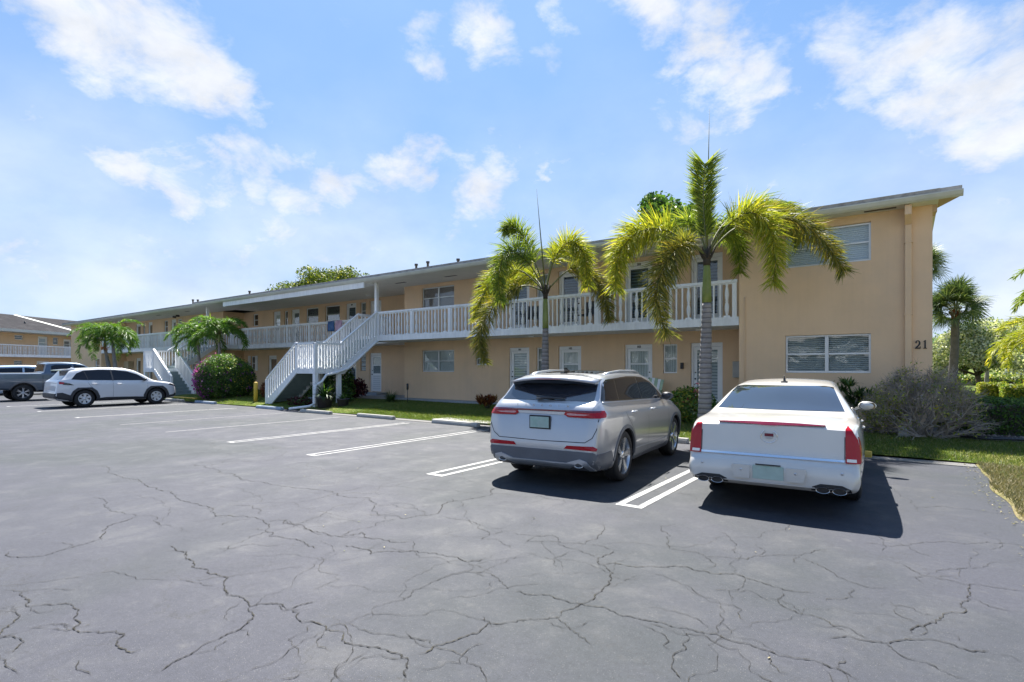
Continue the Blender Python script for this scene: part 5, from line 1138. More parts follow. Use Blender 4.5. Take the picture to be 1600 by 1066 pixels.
M['leaf_fan'] = leafmat('fan_palm_blades', (.04, .07, .03), (.11, .15, .06), (.22, .24, .10), .25)
M['magenta'] = leafmat('magenta_bracts', (.22, .03, .25), (.38, .08, .40), (.56, .30, .54), .35)
M['burgundy'] = leafmat('burgundy_leaves', (.035, .006, .012), (.085, .012, .02), (.16, .03, .03), .2)
M['croton'] = leafmat('rusty_croton_leaves', (.10, .03, .012), (.22, .07, .03), (.30, .16, .05), .25)
M['twig'] = mat('grey_twigs', (.34, .29, .245), .9, var=.25, vscale=6)
M['ringtrunk'] = ringmat()
M['crownshaft'] = mat('green_crownshaft', (.19, .24, .06), .5, var=.2, vscale=4, dirt=(.30, .24, .12), dscale=3, damt=.5)
M['darkbud'] = mat('dark_frond_base', (.05, .04, .03), .8, var=.3)
M['rachis'] = mat('olive_rachis', (.14, .15, .05), .6, var=.2)
M['orange'] = mat('orange_fruit', (.55, .18, .04), .6, var=.3, vscale=20)
def curve(pts, n):
    P = [Vector(p) for p in pts]; P = [P[0]*2-P[1]]+P+[P[-1]*2-P[-2]]; out = []
    m = len(P)-3
    for k in range(n+1):
        u = k/n*m; i = min(int(u), m-1); t = u-i; a, b, c, d = P[i:i+4]
        out.append(.5*((2*b)+(c-a)*t+(2*a-5*b+4*c-d)*t*t+(3*b-a-3*c+d)*t**3))
    return out
def leaflets(path, prof, per, width, around=True, droop=.25, fwd=.6, skip=.1, jit=.25, vee=None):
    """blades set along a rachis; around=True gives the bottle brush form, else two hanging ranks"""
    V = []; F = []; n = len(path)
    for i in range(1, n-1):
        t = i/(n-1)
        if t < skip: continue
        T = (path[i+1]-path[i-1]).normalized(); S = T.cross(UP)
        S = S.normalized() if S.length > .05 else CR_.copy()
        Nn = S.cross(T).normalized(); L0 = prof(t)
        for k in range(per):
            if around: a = nr.uniform(0, 2*math.pi)
            else: a = (0 if k % 2 else math.pi)+nr.normal(0, .28)+(.35 if k % 2 else -.35)*(1 if vee is None else vee)
            rad = S*math.cos(a)+Nn*math.sin(a); L = L0*nr.uniform(.75, 1.15)
            d = (rad+T*fwd*nr.uniform(.7, 1.3)+Vector(nr.normal(0, jit*.4, 3))).normalized()
            p = path[i]+T*nr.uniform(-.02, .02); w = width*nr.uniform(.7, 1.2)
            tip_d = (d-UP*droop*nr.uniform(.6, 1.6)).normalized(); mid = p+d*L*.45; tip = mid+tip_d*L*.55
            W_ = d.cross(Vector(nr.normal(0, 1, 3))).normalized()*w*.5; b0 = len(V)
            V += [p-W_*.5, p+W_*.5, mid+W_, mid-W_, tip+W_*.12, tip-W_*.12]; F += [(b0, b0+1, b0+2, b0+3), (b0+3, b0+2, b0+4, b0+5)]
    return V, F
def frond(parent, hub, offs, m, L=.42, per=5, n=80, width=.021, droop=.35, stalk=.022, prof=None, around=True, step_mat=None, skip=.22, name='frond', fwd=.6, vee=None):
    pts = [hub+CR_*o[0]+UP*o[1]+CF*o[2] for o in offs]; path = curve(pts, n)
    L *= 1.55; per = int(per*2.2)+1; n = n
    pf = prof or (lambda t: L*(.35+.65*math.sin(math.pi*min(1, .12+t*.95))**.6) if t < .93 else L*.6)
    V, F = leaflets(path, pf, per, width, around, droop, skip=skip, fwd=fwd, vee=vee)
    o = npmesh(name, V, F, m, parent)
    r = MB(); r.tube(path[::4], [stalk*(1-.8*k/(len(path[::4])-1))+.003 for k in range(len(path[::4]))], 6); r.build('rachis', M['rachis'], o)
    return o
def foxtail(base, top_z, lean, r0, s, fronds, spear, label, shaft=1.12):
    """base: foot of the trunk, s: metres per unit of the frond tables"""
    root = empty('foxtail_palm', base, 0, label, 'palm tree', 'foxtail palms in front of the building')
    B = Vector(base); hub = B+UP*(top_z-B.z)+CR_*lean
    prof = []; n = 46; H = top_z-shaft-B.z
    b = MB(); pts = []; rs = []
    for k in range(n+1):
        t = k/n; p = B+(hub-UP*shaft-B)*t; pts.append(p); rs.append(r0*(1.25-.40*t if t < .12 else 1.2-.42*t+.05*math.sin(t*3.1))*(1+(.030 if k % 2 else -.02)))
    b.tube(pts, rs, 18); b.build('trunk', M['ringtrunk'], root)
    for k in range(4, n, 2): pass
    b = MB(); top = hub; sp = [hub-UP*shaft, hub-UP*shaft*.75, hub-UP*shaft*.3, hub-UP*.08]; b.tube(sp, [r0*.80, r0*.78, r0*.62, r0*.40], 16); b.build('crownshaft', M['crownshaft'], root)
    b = MB(); b.tube([hub-UP*.22, hub-UP*.1, hub+UP*.05, hub+UP*.25], [r0*.62, r0*.66, r0*.55, r0*.2], 10)
    for k in range(7): a = k*.9; v = Vector((math.cos(a), math.sin(a), 0)); b.tube([hub-UP*.15, hub+v*r0*.8+UP*.0, hub+v*r0*1.5+UP*.2], [r0*.3, r0*.22, .02], 6)
    b.build('frond_bases', M['darkbud'], root)
    b = MB(); b.tube([hub, hub+CR_*spear[0]*.5*s+UP*spear[1]*.5*s, hub+CR_*spear[0]*s+UP*spear[1]*s], [.025, .018, .003], 6); b.build('spear_leaf', M['rachis'], root)
    for f in fronds:
        m, L, offs = f[0], f[1]*(.78 if s > .018 else 1), f[2]
        frond(root, hub, [(o[0]*s, o[1]*s, o[2]) for o in offs], M[m], L=L, **(f[3] if len(f) > 3 else {}))
    return root
s2_ = .01535
foxtail((-3.93, 13.3, .19), 4.34, .06, .135, s2_, [
    ('frond_g', .42, [(0, 0, 0), (-4, 45, -.05), (-8, 90, -.1), (-9, 140, -.25)], dict(per=6, droop=.05, skip=.22, around=False, vee=.5, prof=lambda t: .52*(.62+.38*t), fwd=.8, width=.026)),
    ('frond_g', .30, [(0, 0, 0), (-6, 45, .3), (-22, 70, .7), (-38, 60, 1.1), (-44, 30, 1.4)], {}),
    ('frond_g', .52, [(0, 0, 0), (25, 45, .25), (65, 82, .5), (115, 95, .7), (155, 82, .8), (176, 40, .8)], dict(around=False, per=6, droop=.55, width=.03, n=95, vee=-.6)),
    ('frond_o', .38, [(0, 0, 0), (35, 38, -.2), (85, 55, -.4), (135, 42, -.5), (168, 5, -.6), (192, -32, -.6)], dict(per=7, n=90)),
    ('frond_y', .40, [(0, 0, 0), (18, 38, -.5), (42, 52, -.9), (60, 28, -1.15), (68, -14, -1.25), (66, -58, -1.2)], dict(per=7)),
    ('frond_g', .36, [(0, 0, 0), (30, 42, .5), (62, 52, .9), (85, 30, 1.2), (90, -10, 1.4)], {}),
    ('frond_y', .42, [(0, 0, 0), (-38, 26, -.1), (-82, 38, -.3), (-120, 27, -.4), (-145, -8, -.5), (-150, -60, -.45)], dict(per=8, n=90, skip=.28)),
    ('frond_o', .40, [(0, 0, 0), (-32, 14, -.4), (-62, 0, -.8), (-88, -34, -1.0), (-97, -80, -1.05), (-80, -128, -.95)], dict(per=8, n=85)),
], (4, 232), 'taller foxtail palm with a thick grey trunk, its crown overlapping the upper end window')
s1_ = .01936
foxtail((-8.9, 13.95, .19), 3.97, .02, .115, s1_, [
    ('frond_g', .44, [(0, 0, 0), (-18, 50, 0), (-36, 88, 0), (-54, 103, -.1), (-66, 92, -.2)], dict(per=7)),
    ('frond_g', .50, [(0, 0, 0), (-28, 42, -.4), (-58, 55, -.8), (-72, 18, -1.1), (-70, -22, -1.2)], dict(per=7)),
    ('frond_y', .46, [(0, 0, 0), (-42, 36, .2), (-84, 22, .4), (-104, -14, .5), (-110, -42, .5)], dict(per=7)),
    ('frond_o', .44, [(0, 0, 0), (-34, 8, -.2), (-70, -14, -.4), (-97, -52, -.5), (-102, -84, -.5), (-94, -112, -.4)], dict(per=7)),
    ('frond_y', .48, [(0, 0, 0), (12, 46, -.5), (34, 68, -.9), (52, 44, -1.2), (57, -2, -1.3)], dict(per=7)),
    ('frond_g', .42, [(0, 0, 0), (13, 56, .5), (33, 80, .9), (55, 74, 1.2), (66, 50, 1.3)], dict(per=6)),
    ('frond_o', .46, [(0, 0, 0), (38, 34, -.1), (68, 24, -.2), (89, -6, -.3), (99, -46, -.3)], dict(per=7)),
    ('frond_y', .40, [(0, 0, 0), (-20, 32, .8), (-45, 30, 1.3), (-62, 6, 1.5)], dict(per=6)),
], (-14, 162), 'slimmer foxtail palm with drooping yellow green fronds behind the silver suv')
# ---- Christmas palms (arching pinnate crowns)
def arching_palm(root, foot, hub, r0, nf, L, seed, m='leaf_palm', ll=.42, tr='bark', fruit=False, elev=(12, 86), wid=.03, nn=44, dr=23):
    g = random.Random(seed); foot, hub = Vector(foot), Vector(hub)
    b = MB(); mid = (foot+hub)/2+Vector((g.uniform(-.1, .1), 0, 0)); path = curve([foot, mid, hub], 14); b.tube(path, [r0*(1.25-.6*k/14)*(1+.05*(k % 2)) for k in range(15)], 10); b.build('trunk', M[tr], root)
    b = MB(); b.tube([hub-UP*.1, hub+UP*.25, hub+UP*.5], [r0*.7, r0*.65, r0*.3], 8); b.build('crownshaft', M['crownshaft'], root)
    for k in range(nf):
        a = 2*math.pi*k/nf+g.uniform(-.25, .25); e = R(g.uniform(*elev)); d = Vector((math.cos(a), math.sin(a), 0)); l = L*g.uniform(.85, 1.1)
        pts = [hub+UP*.4]; p = pts[0].copy(); ang = e
        for q in range(6): p = p+(d*math.cos(ang)+UP*math.sin(ang))*l/6; ang -= R(dr)*g.uniform(.8, 1.15); pts.append(p.copy())
        pth = curve(pts, nn); V, F = leaflets(pth, lambda t: ll*(.45+.55*math.sin(math.pi*min(1, t*.9+.1))), 4, wid, False, .6, skip=.14, fwd=.7)
        o = npmesh('frond', V, F, M[m], root); r = MB(); r.tube(pth[::6], [.018*(1-.75*i/(len(pth[::6])-1)) for i in range(len(pth[::6]))], 5); r.build('rachis', M['rachis'], o)
    if fruit:
        b = MB()
        for _ in range(60):
            r = bmesh.ops.create_icosphere(b.b, subdivisions=1, radius=.03); bmesh.ops.translate(b.b, verts=r['verts'], vec=hub+Vector((g.gauss(0, .16)+.1, g.gauss(-.1, .12), g.gauss(-.05, .12))))
        tag(b.build('fruit_cluster', M['orange'], root), kind='stuff')
t = empty('christmas_palm', (-41.2, 13.0, .15), 0, 'leaning twin trunk palm with orange fruit, left of the far staircase', 'palm tree')
arching_palm(t, (-40.6, 13.0, .12), (-42.6, 13.1, 3.0), .13, 18, 2.2, 3, fruit=True, ll=.5, wid=.035); arching_palm(t, (-40.2, 13.1, .12), (-41.3, 13.1, 3.4), .12, 20, 2.1, 4, ll=.5, wid=.035)
t = empty('christmas_palm', (-32.6, 14.5, .2), 0, 'short bushy palm behind the left side of the bougainvillea', 'palm tree'); arching_palm(t, (-32.3, 14.5, .15), (-32.7, 14.5, 2.95), .10, 20, 1.9, 5, ll=.48, wid=.035)
t = empty('christmas_palm', (-30.2, 14.5, .2), 0, 'short bushy palm rising behind the top right of the bougainvillea', 'palm tree'); arching_palm(t, (-30.2, 14.5, .15), (-30.25, 14.5, 3.05), .10, 22, 2.0, 6, ll=.48, wid=.035)
# ---- leaf clouds
def leafcloud(pts, nrm, size, aspect=.5, jitter=.9):
    """one bent leaf at every point"""
    n = len(pts); pts = np.asarray(pts); nrm = np.asarray(nrm)
    d = nrm+nr.normal(0, jitter, (n, 3)); d /= np.linalg.norm(d, axis=1)[:, None]+1e-9
    r = nr.normal(0, 1, (n, 3)); w = np.cross(d, r); w /= np.linalg.norm(w, axis=1)[:, None]+1e-9; u = np.cross(w, d)
    s = size*nr.uniform(.6, 1.35, (n, 1)); a = pts; m = a+u*s*.5+d*s*.12; t = a+u*s; ww = w*s*aspect*.5
    V = np.stack([a, m+ww, t, m-ww], 1).reshape(-1, 3); F = np.arange(n*4).reshape(-1, 4); return V, F
def blob_points(c, rad, n, bumps=14, rough=.16, shell=.35, flat=None, seed=0):
    g = np.random.RandomState(seed); d = g.normal(0, 1, (n, 3)); d /= np.linalg.norm(d, axis=1)[:, None]
    bd = g.normal(0, 1, (bumps, 3)); bd /= np.linalg.norm(bd, axis=1)[:, None]; f = np.zeros(n)
    for q in bd: f = np.maximum(f, np.clip((d@q-.72)/.28, 0, 1)**.7)
    r = (1-rough+rough*1.6*f)*(1-shell*g.rand(n)**1.6); p = d*r[:, None]*np.array(rad)+np.array(c)
    if flat is not None:
        k = p[:, 2] > flat; p = p[k]; d = d[k]
    return p, d
def shrub(name, base, c, rad, n, size, mats, label, cat='shrub', group=None, stems=5, aspect=.5, rough=.16, seed=1, parts='foliage', shell=.35):
    root = empty(name, base, 0, label, cat, group)
    tot = sum(w for _, w in mats)
    for i, (m, w) in enumerate(mats):
        p, d = blob_points(c, rad, int(n*w/tot), rough=rough, flat=base[2]-.02, seed=seed*7+i*0+i, shell=shell)
        V, F = leafcloud(p, d, size, aspect); npmesh(parts if i == 0 else ('foliage' if m.startswith('leaf') else 'flowers' if m == 'magenta' else 'foliage'), V, F, M[m], root)
    if stems:
        b = MB(); g = random.Random(seed)
        for k in range(stems):
            e = Vector(c)+Vector((g.uniform(-.6, .6)*rad[0], g.uniform(-.6, .6)*rad[1], g.uniform(-.1, .5)*rad[2])); o = Vector(base)+Vector((g.uniform(-.08, .08), g.uniform(-.08, .08), -.05)); b.tube([o, (o+e)/2+Vector((g.uniform(-.1, .1), g.uniform(-.1, .1), 0)), e], [.03, .02, .008], 5)
        b.build('stem', M['darkbark'], root)
    return root
# bougainvillea: green dome, pale tips, magenta bracts massed on its left
bg_ = empty('bougainvillea_bush', (-27.75, 13.6, .15), 0, 'large rounded bougainvillea bush with magenta blooms on its left side', 'flowering bush')
p, d = blob_points((-27.75, 13.6, 1.10), (1.24, 1.24, 1.12), 26000, bumps=60, rough=.22, flat=.1, seed=5)
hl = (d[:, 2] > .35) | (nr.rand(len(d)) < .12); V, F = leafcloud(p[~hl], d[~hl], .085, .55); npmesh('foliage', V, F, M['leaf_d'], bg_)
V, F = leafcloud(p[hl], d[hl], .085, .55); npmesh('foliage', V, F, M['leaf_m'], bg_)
p, d = blob_points((-27.75, 13.6, 1.10), (1.28, 1.28, 1.16), 13000, bumps=60, rough=.22, flat=.1, seed=5)
lft = -d@np.array(CR_); nz_ = np.sin(p[:, 0]*7)*np.sin(p[:, 1]*6+1)*np.sin(p[:, 2]*8)
k = (nr.rand(len(d)) < np.clip(lft*2.2-.45, 0, 1)*.75+(nz_ > .4)*.3)
V, F = leafcloud(p[k], d[k], .09, .8); npmesh('flowers', V, F, M['magenta'], bg_)
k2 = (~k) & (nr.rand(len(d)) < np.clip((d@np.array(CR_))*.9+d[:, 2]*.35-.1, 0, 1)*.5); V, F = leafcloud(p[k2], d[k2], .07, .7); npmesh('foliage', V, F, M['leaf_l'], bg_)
b = MB()
for k in range(8): a = k*.8; b.tube([(-27.75+.1*math.cos(a), 13.6+.1*math.sin(a), .1), (-27.75+.9*math.cos(a), 13.6+.9*math.sin(a), 1.3)], [.04, .012], 5)
b.build('stem', M['darkbark'], bg_)
shrub('shrub', (-24.6, 16.6, .2), (-24.6, 16.6, .95), (.95, .8, .85), 5200, .11, [('leaf_d', 1)], 'dark green shrub between the yellow bollard and the near staircase')
shrub('croton_bush', (-24.7, 14.2, .2), (-24.7, 14.2, .6), (.35, .35, .5), 700, .17, [('croton', 1)], 'small reddish plant at the right foot of the bougainvillea', aspect=.3)
shrub('burgundy_bush', (-21.6, 16.6, .2), (-21.6, 16.6, .62), (.66, .55, .52), 2300, .15, [('burgundy', 1)], 'dark burgundy leaved bush right of the near staircase', rough=.4, shell=.75, stems=12)
shrub('shrub', (-19.6, 14.5, .2), (-19.6, 14.6, .9), (.5, .5, .8), 1600, .13, [('leaf_d', 1), ('leaf_m', .4)], 'green shrub growing beneath the near staircase landing')
shrub('burgundy_bush', (-20.2, 13.0, .1), (-20.2, 13.1, .22), (.75, .5, .2), 1500, .09, [('burgundy', 1), ('leaf_d', .5)], 'low dark red ground plants under the near staircase', stems=0)
# blade plants
def blades(root, base, n, L, w, m, up=.9, spread=.8, seed=0, droop=.9, segs=5, name='foliage'):
    g = np.random.RandomState(seed); V = []; F = []; B = Vector(base)
    for _ in range(n):
        a = g.uniform(0, 6.283); d = Vector((math.cos(a), math.sin(a), 0)); l = L*g.uniform(.6, 1.15); e = g.uniform(.25, 1)*spread; p = B+d*g.uniform(0, .06); ang = math.pi/2-e*.9; s = Vector((-d.y, d.x, 0)); b0 = len(V)
        for q in range(segs+1):
            t = q/segs; ww = w*(math.sin(math.pi*min(1, t*.8+.15)) if q < segs else .05)*.5; V += [p-s*ww, p+s*ww]; p = p+(d*math.cos(ang)+UP*math.sin(ang))*l/segs; ang -= droop*e*1.2/segs*2
            if q: k = len(V); F.append((k-4, k-3, k-1, k-2))
    return npmesh(name, V, F, M[m], root)
def pot(b, c, r, h):
    b.lathe([(0, 0), (r*.72, 0), (r*.95, h*.9), (r*1.04, h*.9), (r*1.04, h), (r*.92, h), (r*.88, h*.86), (0, h*.86)], c, 24)
r_ = empty('potted_plant', (-18.4, 12.75, .12), 0, 'big plum pot with an arching green fern beside the downspout', 'potted plant')
b = MB(); pot(b, (-18.4, 12.85, .1), .34, .42); b.build('pot', M['terracotta'], r_); blades(r_, (-18.4, 12.85, .46), 80, .75, .05, 'leaf_d', spread=1.1, seed=3)
r_ = empty('potted_plant', (-17.85, 13.3, .15), 0, 'smaller dark pot just right of the big plum pot', 'potted plant')
b = MB(); pot(b, (-17.85, 13.3, .12), .25, .33); b.build('pot', M['terracotta'], r_); blades(r_, (-17.85, 13.3, .4), 30, .3, .05, 'leaf_d', spread=1.1, seed=4)
r_ = empty('potted_plant', (-19.7, 13.3, .12), 0, 'glazed blue pot in the shade under the stair landing', 'potted plant')
b = MB(); pot(b, (-19.7, 13.3, .08), .26, .36); b.build('pot', M['bluecon'], r_); blades(r_, (-19.7, 13.3, .4), 40, .7, .05, 'leaf_d', spread=.9, seed=5)
r_ = empty('grass_clump', (-17.7, 15.6, .2), 0, 'tuft of fine dark grass growing by the wall near the lap panel door', 'ornamental grass'); blades(r_, (-17.7, 15.6, .18), 420, .62, .012, 'leaf_d', spread=1.05, seed=6)
r_ = empty('croton_bush', (-11.9, 14.9, .2), 0, 'rusty red croton with upright broad leaves left of the silver suv', 'shrub')
for k in range(16): a = k*2.4; q = .06+.26*(k/16)**.5; h = rnd.uniform(.25, .8); blades(r_, (-11.9+q*math.cos(a), 14.9+q*math.sin(a), .2+h*.45), 16, .27, .075, 'croton', spread=.9, seed=20+k, droop=.4, segs=3)
b = MB(); [b.tube([(-11.9, 14.9, .15), (-11.9+.26*math.cos(k*.9), 14.9+.26*math.sin(k*.9), .6)], [.018, .008], 5) for k in range(7)]; b.build('stem', M['darkbark'], r_)
shrub('flower_shrub', (-4.6, 14.2, .2), (-4.6, 14.3, .62), (.62, .6, .5), 4200, .085, [('leaf_m', 1), ('leaf_l', .35), ('croton', .1)], 'leafy green shrub with a few red leaves between the two cars')
shrub('flower_shrub', (-3.7, 13.9, .2), (-3.75, 13.85, .42), (.62, .42, .32), 2800, .075, [('leaf_m', 1), ('leaf_d', .6), ('leaf_s', .06)], 'low green border plants at the foot of the taller foxtail palm')
r_ = empty('dracaena', (-1.15, 15.1, .2), 0, 'dark spiky leaved shrub against the end wall behind the white sedan', 'shrub')
for k in range(24): a = k*2.4; q = .42*(k/24)**.5; h = .3+.75*rnd.random(); blades(r_, (-1.15+q*math.cos(a)*1.15, 15.1+q*math.sin(a)*.8, .2+h), 26, .27, .045, 'leaf_d', spread=1.15, seed=50+k, droop=.6, segs=3)
b = MB(); [b.tube([(-1.15, 15.1, .15), (-1.15+.3*math.cos(k*.7), 15.1+.3*math.sin(k*.7), .95)], [.02, .012], 5) for k in range(9)]; b.build('stem', M['twig'], r_)
# ---- bare twiggy bush
r_ = empty('bare_bush', (.25, 14.3, .18), 0, 'large grey half bare twiggy bush with sparse green leaves at the building corner', 'bush')
b = MB(); g = random.Random(9); tips = []
def twig(p, d, l, r, lev):
    q = p+d*l; b.tube([p, p+d*l*.5+Vector((g.gauss(0, .025), g.gauss(0, .025), g.gauss(0, .02)))*l*4, q], [r, r*.85, r*.65], 4 if lev > 1 else 6, cap=False)
    rel = q-Vector((.25, 14.3, .2)); 
    if lev >= 5 or (rel.x/.92)**2+(rel.y/.95)**2+(rel.z/1.38)**2 > 1: tips.append((q, d)); return
    for _ in range(2 if g.random() < .45 else 3):
        nd = (d+Vector((g.gauss(0, .48), g.gauss(0, .48), g.gauss(.08, .38)))).normalized(); twig(q, nd, l*g.uniform(.68, .95), r*.66, lev+1)
for k in range(25):
    a = g.uniform(0, 6.28); e = g.uniform(.1, 1.3); d = Vector((math.cos(a)*math.cos(e), math.sin(a)*math.cos(e)*.8, math.sin(e))); twig(Vector((.25+g.gauss(0, .12), 14.3+g.gauss(0, .1), .15)), d, g.uniform(.32, .48), .028, 0)
b.build('branches', M['twig'], r_, fix=False)
# fine dead twigs on the outer shell
V = []; F = []
for q, d in tips:
    for _ in range(7):
        dd = (d+Vector((g.gauss(0, .6), g.gauss(0, .6), g.gauss(.1, .5)))).normalized(); l = g.uniform(.07, .2); w = dd.cross(Vector((g.gauss(0, 1), g.gauss(0, 1), g.gauss(0, 1)))).normalized()*.003; k = len(V); V += [q-w, q+w, q+dd*l+w*.3, q+dd*l-w*.3]; F.append((k, k+1, k+2, k+3))
npmesh('fine_twigs', V, F, M['twig'], r_)
sel = [(q, d) for q, d in tips if g.random() < (.9 if (q.x < .0 and q.z < 1.15) else .3)]
if sel:
    P_ = np.array([tuple(q+Vector((g.gauss(0, .06), g.gauss(0, .06), g.gauss(0, .06)))) for q, d in sel for _ in range(6)]); D_ = np.array([tuple(d) for q, d in sel for _ in range(6)]); V, F = leafcloud(P_, D_, .055, .55); npmesh('foliage', V, F, M['leaf_l'], r_)
# ---- clipped hedges
def hedge(x0, x1, y0, y1, z0, z1, n, size, mats, label, seed=0, rz=0, cen=None):
    root = empty('hedge', ((x0+x1)/2, (y0+y1)/2, z0), 0, label, 'hedge'); g = np.random.RandomState(seed)
    tot = sum(w for _, w in mats)
    for m, w in mats:
        k = int(n*w/tot); u = g.rand(k, 3)*2-1; f = g.randint(0, 5, k); ax = np.array([0, 0, 1, 1, 2])[f]; sg = np.array([1, -1, 1, -1, 1])[f]
        for i in range(k): u[i, ax[i]] = sg[i]*(1-.22*g.rand()**1.5)
        e = np.abs(u); rr = np.maximum(1, (e[:, 0]**8+e[:, 1]**8+e[:, 2]**8)**(1/8)); u2 = u/rr[:, None]
        wv = 1+.035*np.sin(u2[:, 0]*9+1)+.03*np.sin(u2[:, 1]*7+u2[:, 0]*13)
        p = np.stack([(x0+x1)/2+u2[:, 0]*(x1-x0)/2*wv, (y0+y1)/2+u2[:, 1]*(y1-y0)/2*wv, z0+(u2[:, 2]*wv+1)*(z1-z0)/2], 1)
        V, F = leafcloud(p, u2, size, .55); npmesh('foliage', V, F, M[m], root)
    b = MB(); b.box(x0+(x1-x0)*.1, x1-(x1-x0)*.1, y0+(y1-y0)*.18, y1-(y1-y0)*.18, z0, z0+(z1-z0)*.82); b.build('inner_branches', M['darkbark'], root)
    return root
hedge(.95, 3.6, 15.2, 16.7, .18, .98, 17000, .062, [('leaf_m', 1), ('leaf_d', .8)], 'low deep green clipped hedge right of the bare bush', 2)
hedge(.0, 1.3, 17.3, 18.1, .18, .95, 4500, .06, [('leaf_l', 1), ('leaf_s', .3)], 'pale yellow green hedge behind the bare bush', 3)
hedge(2.45, 3.25, 29.3, 30.4, .18, 1.0, 6000, .09, [('leaf_l', 1)], 'yellow clipped hedge cube, left of two on the far lawn', 4)
hedge(3.0, 4.15, 27.6, 28.8, .18, .98, 6500, .09, [('leaf_l', 1), ('leaf_m', .5)], 'yellow clipped hedge cube, right of two on the far lawn', 5)
# ---- sabal palms
def sabal(base, top, r0, nf, L, label, seed):
    root = empty('sabal_palm', base, 0, label, 'palm tree', 'sabal palms behind the building corner'); g = random.Random(seed); B = Vector(base); hub = Vector(top)
    b = MB(); pth = curve([B, B*.5+hub*.5+Vector((.06, 0, 0)), hub], 30); b.tube(pth, [r0*(1.15-.2*k/30)*(1+.04*math.sin(k*2.7)) for k in range(31)], 14); b.build('trunk', M['darkbark'], root)
    b = MB()
    for k in range(34): a = g.uniform(0, 6.28); z = g.uniform(-.55, .15); v = Vector((math.cos(a), math.sin(a), 0)); b.tube([hub+UP*z+v*r0*.8, hub+UP*(z+.18)+v*r0*1.5], [.035, .02], 4)
    b.build('leaf_bases', M['croton'], root); V = []; F = []; rp = MB()
    for k in range(nf):
        a = g.uniform(0, 6.283); e = R(g.uniform(-38, 88)); d = Vector((math.cos(a)*math.cos(e), math.sin(a)*math.cos(e), math.sin(e))); pl = L*g.uniform(.40, .62); c = hub+UP*.1+d*pl; rp.tube([hub, c], [.016, .010], 4, cap=False)
        s = d.cross(UP); s = s.normalized() if s.length > .05 else Vector((1, 0, 0)); s.rotate(Matrix.Rotation(g.gauss(0, .8), 3, d)); u = s.cross(d)
        for q in range(24):
            th = R(-108+216*q/23); dd = (d*math.cos(th)+s*math.sin(th)*.95+u*(.10*abs(math.sin(th)))).normalized(); l = L*.62*(.75+.25*math.cos(th))*g.uniform(.85, 1.1); w = dd.cross(u).normalized()*.026
            if w.length < .01: w = s*.02
            m_ = c+dd*l*.55; t_ = m_+(dd-UP*g.uniform(.25, .9)).normalized()*l*.45; i0 = len(V); V += [c-w*.3, c+w*.3, m_+w, m_-w, t_+w*.15, t_-w*.15]; F += [(i0, i0+1, i0+2, i0+3), (i0+3, i0+2, i0+4, i0+5)]
    npmesh('fan_leaves', V, F, M['leaf_fan'], root); rp.build('petiole', M['rachis'], root, fix=False)
sabal((2.0, 38.5, .1), (2.2, 38.4, 4.75), .19, 60, 1.62, 'sabal palm with a dark straight trunk standing clear right of the building', 1)
sabal((.45, 42.7, .1), (.5, 42.7, 8.0), .2, 50, 1.7, 'taller sabal palm almost hidden behind the building edge', 2)
# yellowish palm and neighbours at the right edge
t = empty('foxtail_palm', (3.95, 26.6, .15), 0, 'bushy yellow green palm with a pale trunk at the right edge of the lawn', 'palm tree')
arching_palm(t, (3.95, 26.6, .1), (4.15, 26.6, 2.15), .15, 16, 2.2, 11, m='frond_y', ll=.55, tr='ringtrunk', elev=(20, 80), wid=.03, nn=60)
t = empty('foxtail_palm', (3.75, 21.8, .15), 0, 'green palm mostly outside the right edge with fronds hanging into view', 'palm tree')
arching_palm(t, (4.3, 21.8, .1), (4.15, 21.8, 3.35), .15, 12, 2.0, 12, m='frond_g', ll=.5, tr='ringtrunk', elev=(20, 80), wid=.03, nn=60)
for i, (x, y, h, L_, lb) in enumerate([(4.5, 50, 3.2, 2.2, 'distant arching palm rising above the silvery tree'), (1.6, 52, 2.6, 2.6, 'distant broad palm seen between the building edge and the sabal trunk'), (7.4, 62, 3.5, 2.4, 'thin distant palm near the right edge')]):
    t = empty('distant_palm', (x, y, .1), 0, lb, 'palm tree'); arching_palm(t, (x, y, .1), (x+.2, y, h), .11, 13, L_, 30+i, m='leaf_palm', ll=.55, wid=.05, nn=30)
# ---- trees with clumped crowns
def tree(name, base, trunk_h, clumps, n, size, mats, label, cat='tree', r0=.3, seed=0, aspect=.6, limbs=9):
    root = empty(name, base, 0, label, cat); g = random.Random(seed); B = Vector(base); b = MB(); fork = B+UP*trunk_h
    b.tube([B, (B+fork)/2+Vector((.1, 0, 0)), fork], [r0*1.2, r0, r0*.85], 10); b.build('trunk', M['darkbark'], root)
    b = MB()
    for c, rad in clumps[:limbs]: c = Vector(c); b.tube([fork, (fork+c)/2+Vector((g.uniform(-.3, .3), g.uniform(-.3, .3), .2)), c], [r0*.5, r0*.3, r0*.1], 6)
    b.build('limb', M['darkbark'], root)
    tot = sum(r**2 for _, r in clumps); PV = {m: [] for m, _ in mats}; tw = sum(w for _, w in mats)
    for j, (c, rad) in enumerate(clumps):
        for m, w in mats:
            k = int(n*rad**2/tot*w/tw); p, d = blob_points(c, (rad, rad, rad*.72), k, bumps=9, rough=.3, shell=.5, seed=seed*100+j); PV[m].append((p, d))
    for m, _ in mats:
        p = np.concatenate([a[0] for a in PV[m]]); d = np.concatenate([a[1] for a in PV[m]]); V, F = leafcloud(p, d, size, aspect, 1.1); npmesh('crown', V, F, M[m], root)
    return root
g = random.Random(21)
def dome(c, R_, H_, n, r):
    out = []
    for _ in range(n):
        a = g.uniform(0, 6.28); q = g.random()**.5; z = c[2]+H_*(1-q**2.2)*g.uniform(.75, 1.0); out.append(((c[0]+R_*q*math.cos(a), c[1]+R_*q*math.sin(a), z), r*g.uniform(.7, 1.25)))
    return out
